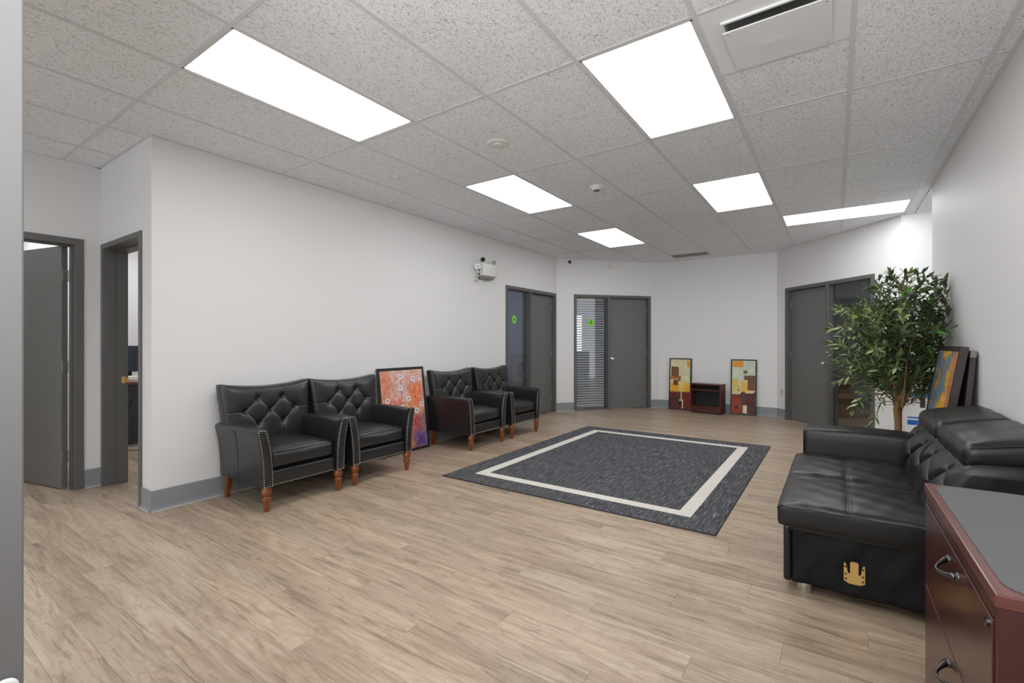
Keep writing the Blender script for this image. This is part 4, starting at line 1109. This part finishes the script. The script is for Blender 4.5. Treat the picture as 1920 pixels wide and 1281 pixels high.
# ------------------------------------------------------------------ sofa along the right wall (near arm removed)
sf = empty('leather_sofa', (2.75, 0, 0)); tag(sf, 'black leather sofa with folded headrests and its near arm removed', 'sofa')
SX = 1.34                                  # seat length, local x 0..1.34 ; y world
def seatfn(P, q):
    x, y, z = P
    if q[2] > 0:
        for mx in (.335, 1.005):           # two seat modules, each crowned
            u = (x - mx) / .335
            if abs(u) <= 1.0: z += .020 * (1 - u * u) ** .6 * max(0, 1 - ((y + .06) / .36) ** 4)
        z -= .020 * math.exp(-((x - .67) / .022) ** 2)
        z -= .005 * math.exp(-((y + .055) / .012) ** 2)
        for mx in (.335, 1.005):
            wv = .012 * math.sin((y + .3) * 5)
            z -= .006 * math.exp(-((x - mx - .20 + wv) / .018) ** 2)
            z -= .010 * math.exp(-(((x - mx - .22) / .05) ** 2 + ((y + .055) / .06) ** 2))
        z -= .012 * max(0, (y - .12) / .12) ** 2
        z += .0022 * math.sin(x * 31 + y * 17) * math.sin(y * 41 - x * 9)
    return (x, y, z)
t = B(); soft(t, (SX / 2, -.085, .380), (SX / 2, .325, .058), .020, (70, 44, 3), seatfn); seat = sobj('seat_cushion', t, M['leather_sofa'], sf, 80)
t = B()
for dy in (-.012, 0, .012):
    pts = []
    for k in range(60):
        x = .02 + (SX - .04) * k / 59; P = seatfn(Vector((x, -.055 + dy, .438)), (0, 0, 1)); pts.append((x, -.055 + dy, P[2] + .0006))
    tube(t, pts, .0012, 4)
obj('seam_stitching', t, M['stitch'], seat)
t = B(); pts = [(-.002, .225 - k * .0275, .425 - .002 * math.sin(k)) for k in range(22)]; tube(t, pts, .0030, 6); tube(t, [(x, .2395, .405) for x in np.linspace(0.01, SX - .01, 30)], .0026, 6); obj('seat_welt', t, M['leather_sofa'], seat, smooth=True)
# seat side band and fabric side
def sidefn(P, q):
    x, y, z = P
    if q[0] < 0: x += .006 * math.sin(y * 23 + z * 9) * math.sin(z * 14 + 1) + .004 * math.sin(y * 57 + z * 31)
    return (x, y, z)
t = B(); soft(t, (SX / 2 + .006, -.285, .205), (SX / 2 - .006, .465, .158), .016, (12, 30, 14), sidefn); side = sobj('base_body', t, M['fabric_black'], sf, 80)
t = B(); soft(t, (SX / 2 + .004, -.10, .345), (SX / 2 - .002, .300, .042), .014, (8, 10, 2)); sobj('seat_band', t, M['leather_sofa'], sf, 80)
t = B(); soft(t, (SX / 2, .196, .190), (SX / 2, .017, .140), .014, (10, 1, 6)); sobj('front_panel', t, M['leather_sofa'], sf, 80)
for x in (.055, SX - .07):
    for y in (.125, -.68):
        t = B(); lathe(t, [(.032, 0), (.034, .003), (.034, .055)], 22); sobj('chrome_leg', t, M['chrome'], sf, 40, loc=(x, y, 0))
# brass bracket left by the missing arm
bk = B(); pl = [(-.040, .072), (-.040, -.010), (-.020, -.020), (.020, -.020), (.040, -.010), (.040, .072), (.034, .074), (.029, .062), (.025, .030), (.016, .026), (.016, .078), (.010, .084), (-.010, .084), (-.016, .078), (-.016, .026), (-.025, .030), (-.029, .062), (-.034, .074)]
prism(bk, pl, -.0035, 0, 'yz')
brk = obj('bracket', bk, M['brass'], side, loc=(-.006, -.074, .135)); brk['label'] = 'brass arm bracket'
t = B()
for sy in (-1, 1):
    for z in (.0, .022, .056): lathe(t, [(0, .0012), (.0045, .0008), (.0050, -.001)], 10, (-.0035, sy * (.032 if z < .05 else .033), z), Matrix.Rotation(-PI / 2, 4, 'Y'))
obj('screw', t, M['dark'], brk)
# backrest
def diamonds(u, v):
    a = (u / .36 + v / .21); b = (u / .36 - v / .21)
    f1 = abs(a - round(a)); f2 = abs(b - round(b)); return min(f1, f2)
def backfn(P, q):
    x, y, z = P; v = (z - .40) / .34
    lean = -.085 * max(0, v)
    if q[1] > 0 :
        bulge = .045 * (1 - (2 * v - 1) ** 2) if 0 < v < 1 else 0
        d = diamonds(x - .335 if x < .67 else x - 1.005, z - .56); dd = .009 * math.exp(-(d / .030) ** 2) + .012 * math.exp(-(d / .14) ** 2)
        seam = .014 * math.exp(-((x - .67) / .012) ** 2)
        y = y + bulge - dd * (1 - q[2] ** 8) - seam
    return (x, y + lean, z)
t = B(); soft(t, (SX / 2, -.505, .560), (SX / 2 + .0, .140, .190), .06, (110, 2, 40), backfn); back = sobj('backrest', t, M['leather_sofa'], sf, 80)
t = B()
for dx in (-.016, .016):
    pts = []
    for k in range(16):
        z = .42 + .30 * k / 15; P = backfn(Vector((.67 + dx, -.365, z)), (0, 1, 0)); pts.append((P[0], P[1] + .002, P[2]))
    tube(t, pts, .0016, 5)
obj('back_stitching', t, M['stitch'], back)
t = B(); soft(t, (SX / 2, -.705, .42), (SX / 2, .045, .34), .03, (8, 1, 6)); sobj('back_shell', t, M['leather_sofa'], sf, 80)
# headrests folded down on the back
def hrfn(x0, x1):
    def f(P, q):
        x, y, z = P; s = (-.445 - y) / .31
        lift = .055 * max(0, min(1.1, s))
        if q[2] > 0:
            z += .018 * (1 - q[0] ** 4) * (1 - max(-1, min(1, q[1])) ** 4)
            z -= .006 * math.exp(-((y + .50) / .014) ** 2) * (1 - q[0] ** 6)
            z += .002 * math.sin(x * 27 + y * 13)
        ex = 1 - .06 * max(0, s) ** 2
        xc = (x0 + x1) / 2
        return (xc + (x - xc) * ex, y, z + lift)
    return f
for i, (x0, x1) in enumerate(((.015, .672), (.684, 1.345))):
    t = B(); soft(t, ((x0 + x1) / 2, -.600, .752), ((x1 - x0) / 2, .155, .052), .036, (22, 14, 3), hrfn(x0, x1)); hr = sobj('headrest', t, M['leather_sofa'], sf, 80)
    t = B(); f = hrfn(x0, x1)
    pts = [f(Vector((x0 + .006, y, .792)), (-1, 0, 0)) for y in np.linspace(-.47, -.74, 12)]; tube(t, pts, .003, 6)
    pts = [f(Vector((x, -.452, .722)), (0, 1, 0)) for x in np.linspace(x0 + .03, x1 - .03, 14)]; tube(t, pts, .003, 6); obj('headrest_welt', t, M['leather_sofa'], hr, smooth=True)
# far arm
def armfn(P, q):
    x, y, z = P; return (x, y, z - .004 * math.sin(y * 9))
t = B(); soft(t, (1.49, -.125, .335), (.145, .318, .285), .032, (6, 10, 8), armfn); arm = sobj('arm', t, M['leather_sofa'], sf, 80)
t = B(); tube(t, [(1.352, y, .592) for y in np.linspace(.17, -.42, 12)], .003, 6); tube(t, [(1.352, .188, z) for z in np.linspace(.10, .58, 10)], .003, 6); obj('arm_welt', t, M['leather_sofa'], arm, smooth=True)

# ------------------------------------------------------------------ lateral file cabinet, lower right
fc = empty('file_cabinet', (1.325, -.26, 0)); tag(fc, 'mahogany two-drawer lateral file cabinet with grey top in the right foreground', 'cabinet')
Wc, Dc, Hc = .907, .50, .75
t = B(); box(t, 0, Wc, -Dc, 0, Hc - .030, Hc - .002, .003, 2); obj('top_slab', t, M['mahogany_edge'], fc)
t = B(); r = .05; x0, x1, ya, yb = .021, Wc - .021, -Dc + .021, -.021; poly = []
for cx_, cy_, a0 in ((x1 - r, yb - r, 0), (x0 + r, yb - r, PI / 2), (x0 + r, ya + r, PI), (x1 - r, ya + r, 3 * PI / 2)):
    for k in range(7): aa = a0 + PI / 2 * k / 6; poly.append((cx_ + r * math.cos(aa), cy_ + r * math.sin(aa)))
prism(t, poly, Hc - .0025, Hc, 'xy'); o = obj('top_inlay', t, M['cab_top'], fc); o['label'] = 'grey laminate writing surface'
t = B(); box(t, .001, .022, -Dc + .002, -.004, .03, Hc - .0305, .001, 1); obj('side_panel', t, M['mahogany'], fc)
t = B(); box(t, Wc - .022, Wc - .001, -Dc + .002, -.004, .03, Hc - .0305, .001, 1); obj('side_panel', t, M['mahogany'], fc)
obj('back_panel', box(B(), .022, Wc - .022, -Dc + .002, -Dc + .012, .03, Hc - .0305), M['mahogany'], fc)
obj('kick_base', box(B(), .01, Wc - .01, -Dc + .01, -.03, 0, .0295), M['dark'], fc)
obj('top_rail', box(B(), .0225, Wc - .0225, -.025, -.002, .690, .7190, .001, 1), M['mahogany'], fc)
for z0, z1, hz in ((.405, .686, .640), (.040, .400, .350)):
    d = obj('drawer', box(B(), .024, Wc - .024, -.022, .000, z0, z1, .0015, 1), M['mahogany'], fc)
    hx_ = .405; t = B()
    pts = [(hx_ - .062 + .124 * k / 14, .004 + .030 * math.sin(PI * k / 14), hz - .010 * math.sin(PI * k / 14)) for k in range(15)]
    rr = [.009, .0075, .006, .005, .0045, .0042, .004, .004, .004, .0042, .0045, .005, .006, .0075, .009]
    tube(t, pts, rr, 10)
    for sx in (-.062, .062): lathe(t, [(.013, -.004), (.012, .003), (.006, .008), (0, .009)], 14, (hx_ + sx, .000, hz), Matrix.Rotation(-PI / 2, 4, 'X'))
    o = obj('handle', t, M['nickel'], d, smooth=True); o['label'] = 'black nickel bow handle'
t = B(); lathe(t, [(.0105, -.002), (.0105, .004), (.008, .0055), (0, .0055)], 20, (.032 + .02, .0005, .668), Matrix.Rotation(-PI / 2, 4, 'X')); lk = sobj('lock', t, M['nickel'], fc)
obj('keyway', box(B(), .0515, .0525, .005, .0065, .662, .674), M['dark'], lk)

# ------------------------------------------------------------------ white carton with blue print, behind the plant
cx0 = 6.33
wc = empty('white_carton', (cx0, -.82, 0)); tag(wc, 'tall white carton with blue printed shapes standing behind the potted plant', 'box')
obj('carton_body', box(B(), 0, .40, -.23, .23, 0, .985, .003, 1), M['cartonwhite'], wc)
t = B()
def pr_(y0, y1, z0, z1, mi=0): box(t, -.0012, .0002, y0, y1, z0, z1, mi=mi)
pr_(-.23, .213, .405, .455); pr_(-.23, .213, .472, .487); pr_(.165, .205, .690, .735); pr_(.02, .06, .50, .72); pr_(.06, .16, .70, .745)
pr_(.075, .115, .585, .685, 1); pr_(-.05, .02, .70, .86); pr_(-.23, -.08, .52, .62)
o = obj('printed_design', t, [M['blueprint'], M['brownprint']], wc)

# ------------------------------------------------------------------ potted tree
TX, TY = 5.206, -.440
tr = empty('potted_tree', (TX, TY, 0)); tag(tr, 'potted olive tree with narrow green leaves between the sofa and door 6', 'plant')
t = B(); lathe(t, [(0, 0), (.115, 0), (.125, .01), (.155, .24), (.165, .25), (.165, .265), (.150, .265), (.145, .22), (0, .22)], 28); sobj('pot', t, M['pot'], tr)
t = B(); lathe(t, [(0, .235), (.10, .232), (.146, .221)], 20); sobj('soil', t, M['soil'], tr)
rt = random.Random(11)
cu_, su_ = math.cos(YAW - PI / 2), math.sin(YAW - PI / 2)     # picture-right direction in the plan
def crown_ok(p):
    x, y, z = p; wy = TY + y
    if wy < YR + .02: return False
    r = math.hypot(x, y); zz = (z - 1.26)
    if zz > 0: R = .47 * math.sqrt(max(0, 1 - (zz / .60) ** 2)) 
    else: R = .47 * math.sqrt(max(0, 1 - (zz / .56) ** 2)) ** 1.1
    return r < R + .015
trunk = B()
tube(trunk, [(0, 0, .22), (.005, .0, .42), (.0, .0, .56), (-.005, .005, .68), (.0, .0, .80)], [.030, .026, .025, .030, .034], 12)
forks = []
for k, (dx, dy, h) in enumerate(((.10, .06, 1.30), (-.10, .08, 1.38), (.02, -.12, 1.25), (-.06, -.07, 1.52), (.07, .10, 1.60), (0.0, .0, 1.72), (.12, -.05, 1.42))):
    pts = []; n = 9
    for i in range(n):
        u = i / (n - 1); pts.append(Vector((dx * u * 1.9 + .015 * math.sin(u * 7 + k), dy * u * 1.9 + .015 * math.cos(u * 6 + k), .66 + (h - .66) * u)))
    m_ = 4 + k % 2; tube(trunk, pts[:m_], [.012 - .010 * i / (n - 1) for i in range(m_)], 8); forks.append(pts)
sobj('trunk', trunk, M['trunk'], tr, 80)
twigs = B(); leaves = []
for pts in forks: tube(twigs, pts[3:], [.0065 - .0008 * i for i in range(len(pts) - 3)], 6)
def twig(p0, d0, L, droop, nl, pale):
    d = Vector(d0).normalized(); pts = [Vector(p0)]; n = max(4, int(L / .035))
    for i in range(n):
        d = (d + Vector((rt.uniform(-.10, .10), rt.uniform(-.10, .10), rt.uniform(-.06, .08) - droop))).normalized()
        q = pts[-1] + d * (L / n)
        if not crown_ok(q) and droop < .05: break
        if TY + q.y < YR + .03: break
        if TX + q.x < 5.17 and TY + q.y < -.46 and q.z < 1.26: break
        pts.append(q)
    if len(pts) < 3: return
    tube(twigs, pts, [.0028 - .0016 * i / (len(pts) - 1) for i in range(len(pts))], 4)
    m = len(pts)
    for i in range(1, m):
        ax = (pts[i] - pts[i - 1]).normalized()
        side = ax.cross(Vector((0, 0, 1)));
        if side.length < .1: side = Vector((1, 0, 0))
        side.normalize(); up = side.cross(ax)
        for s in (-1, 1):
            ph = i * 1.25 + rt.uniform(-.5, .5); lat = side * (math.cos(ph) * s) + up * (math.sin(ph) * s)
            dirn = (ax * rt.uniform(.55, 1.0) + lat * rt.uniform(.7, 1.0)).normalized()
            leaves.append((pts[i].copy(), dirn, rt.uniform(.060, .098), pale))
    leaves.append((pts[-1].copy(), d.normalized(), .07, pale)); leaves.append((pts[-1].copy(), (d + Vector((.2, .2, .3))).normalized(), .055, pale))
cam_dir = Vector((-TX, -TY, 0)).normalized()
ntw = 0
while ntw < 400:
    f = rt.choice(forks); u = rt.uniform(.05, 1); i = min(int(u * (len(f) - 1)), len(f) - 2); p0 = f[i].lerp(f[i + 1], u * (len(f) - 1) - i)
    an_ = rt.uniform(0, 2 * PI) if ntw < 300 else rt.uniform(-1.9, .6); el_ = rt.uniform(-.35, 1.1); d = Vector((math.cos(an_) * math.cos(el_), math.sin(an_) * math.cos(el_), math.sin(el_)))
    st = p0 + d * rt.uniform(.02, .26)
    if not crown_ok(st): continue
    L = rt.uniform(.16, .34)
    # connect to the branch
    tube(twigs, [p0, (p0 + st) / 2 + Vector((0, 0, .01)), st], .0022, 4)
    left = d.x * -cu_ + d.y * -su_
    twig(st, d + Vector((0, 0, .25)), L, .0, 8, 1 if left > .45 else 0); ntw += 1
for (sx, sz, L, dx, dz) in ((-.20, .86, .34, -.75, -.25), (-.10, .80, .30, -.45, -.7), (-.28, .98, .26, -1, -.1), (.18, .95, .22, .8, -.2), (-.33, 1.30, .16, -1, .05), (-.30, 1.5, .2, -1, .2), (.08, 1.66, .16, .35, 1), (-.08, 1.64, .12, -.2, 1)):
    st = Vector((cu_ * sx, su_ * sx, sz)); d = Vector((cu_ * dx, su_ * dx, dz)) + cam_dir * .25
    tube(twigs, [Vector((0, 0, max(.72, sz - .15))), st * .6 + Vector((0, 0, sz * .4 - .04)), st], .0028, 4)
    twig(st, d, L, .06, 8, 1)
obj('twigs', twigs, M['twig'], tr, smooth=True)
def leaf_geo(bm, mtx, mi=0):
    """narrow folded leaf of unit length along x"""
    st_ = [(0, .0), (.18, .088), (.42, .135), (.68, .115), (.88, .05), (1.0, .0)]
    mid = []; lft = []; rgt = []
    for u, w in st_:
        zc = -.10 * u * u; mid.append(bm.verts.new(mtx @ Vector((u, 0, zc))))
        if w > 0: lft.append(bm.verts.new(mtx @ Vector((u, w, zc + .045)))); rgt.append(bm.verts.new(mtx @ Vector((u, -w, zc + .045))))
    fs = [bm.faces.new((mid[0], mid[1], lft[0])), bm.faces.new((mid[0], rgt[0], mid[1]))]
    for k in range(3):
        fs.append(bm.faces.new((mid[k + 1], mid[k + 2], lft[k + 1], lft[k]))); fs.append(bm.faces.new((mid[k + 1], rgt[k], rgt[k + 1], mid[k + 2])))
    fs.append(bm.faces.new((mid[4], mid[5], lft[3]))); fs.append(bm.faces.new((mid[4], rgt[3], mid[5])))
    for f in fs: f.material_index = mi; f.smooth = True
LM = [M['leaf_a'], M['leaf_b'], M['leaf_c'], M['leaf_g']]
protos = []
for k in range(4):
    b = B(); leaf_geo(b, Matrix.Identity(4)); me = bpy.data.meshes.new('leaf'); b.to_mesh(me); b.free(); me.materials.append(LM[k]); protos.append(me)
def leaf_m(p, d, L):
    up = Vector((0, 0, 1)); s = up.cross(d)
    if s.length < .05: s = Vector((1, 0, 0))
    s.normalize(); u = d.cross(s); R = Matrix((d, s, u)).transposed().to_4x4()
    tw = Matrix.Rotation(rt.uniform(-.9, .9), 4, 'X')
    return Matrix.Translation(p) @ R @ tw @ Matrix.Diagonal((L, L, L, 1))
def clear_leaf(l):
    for q in (l[0], l[0] + l[1] * l[2]):
        if TY + q.y < YR + .012: return False
        if TX + q.x < 5.17 and TY + q.y < -.47 and q.z < 1.26: return False
    return True
leaves = [l for l in leaves if clear_leaf(l)]
leaves.sort(key=lambda l: -(l[0].dot(cam_dir)))
fol = B()
for k, (p, d, L, pale) in enumerate(leaves):
    r_ = rt.random()
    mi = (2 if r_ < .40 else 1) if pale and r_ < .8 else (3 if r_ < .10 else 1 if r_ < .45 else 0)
    mt = leaf_m(p, d, L)
    if k < 300:
        o = bpy.data.objects.new('leaf', protos[mi]); C.objects.link(o); o.parent = tr; o.matrix_local = mt
    else: leaf_geo(fol, mt, mi)
me = bpy.data.meshes.new('foliage'); fol.to_mesh(me); fol.free()
for m_ in LM: me.materials.append(m_)
o = bpy.data.objects.new('foliage', me); C.objects.link(o); o.parent = tr; tag(o, kind='stuff')
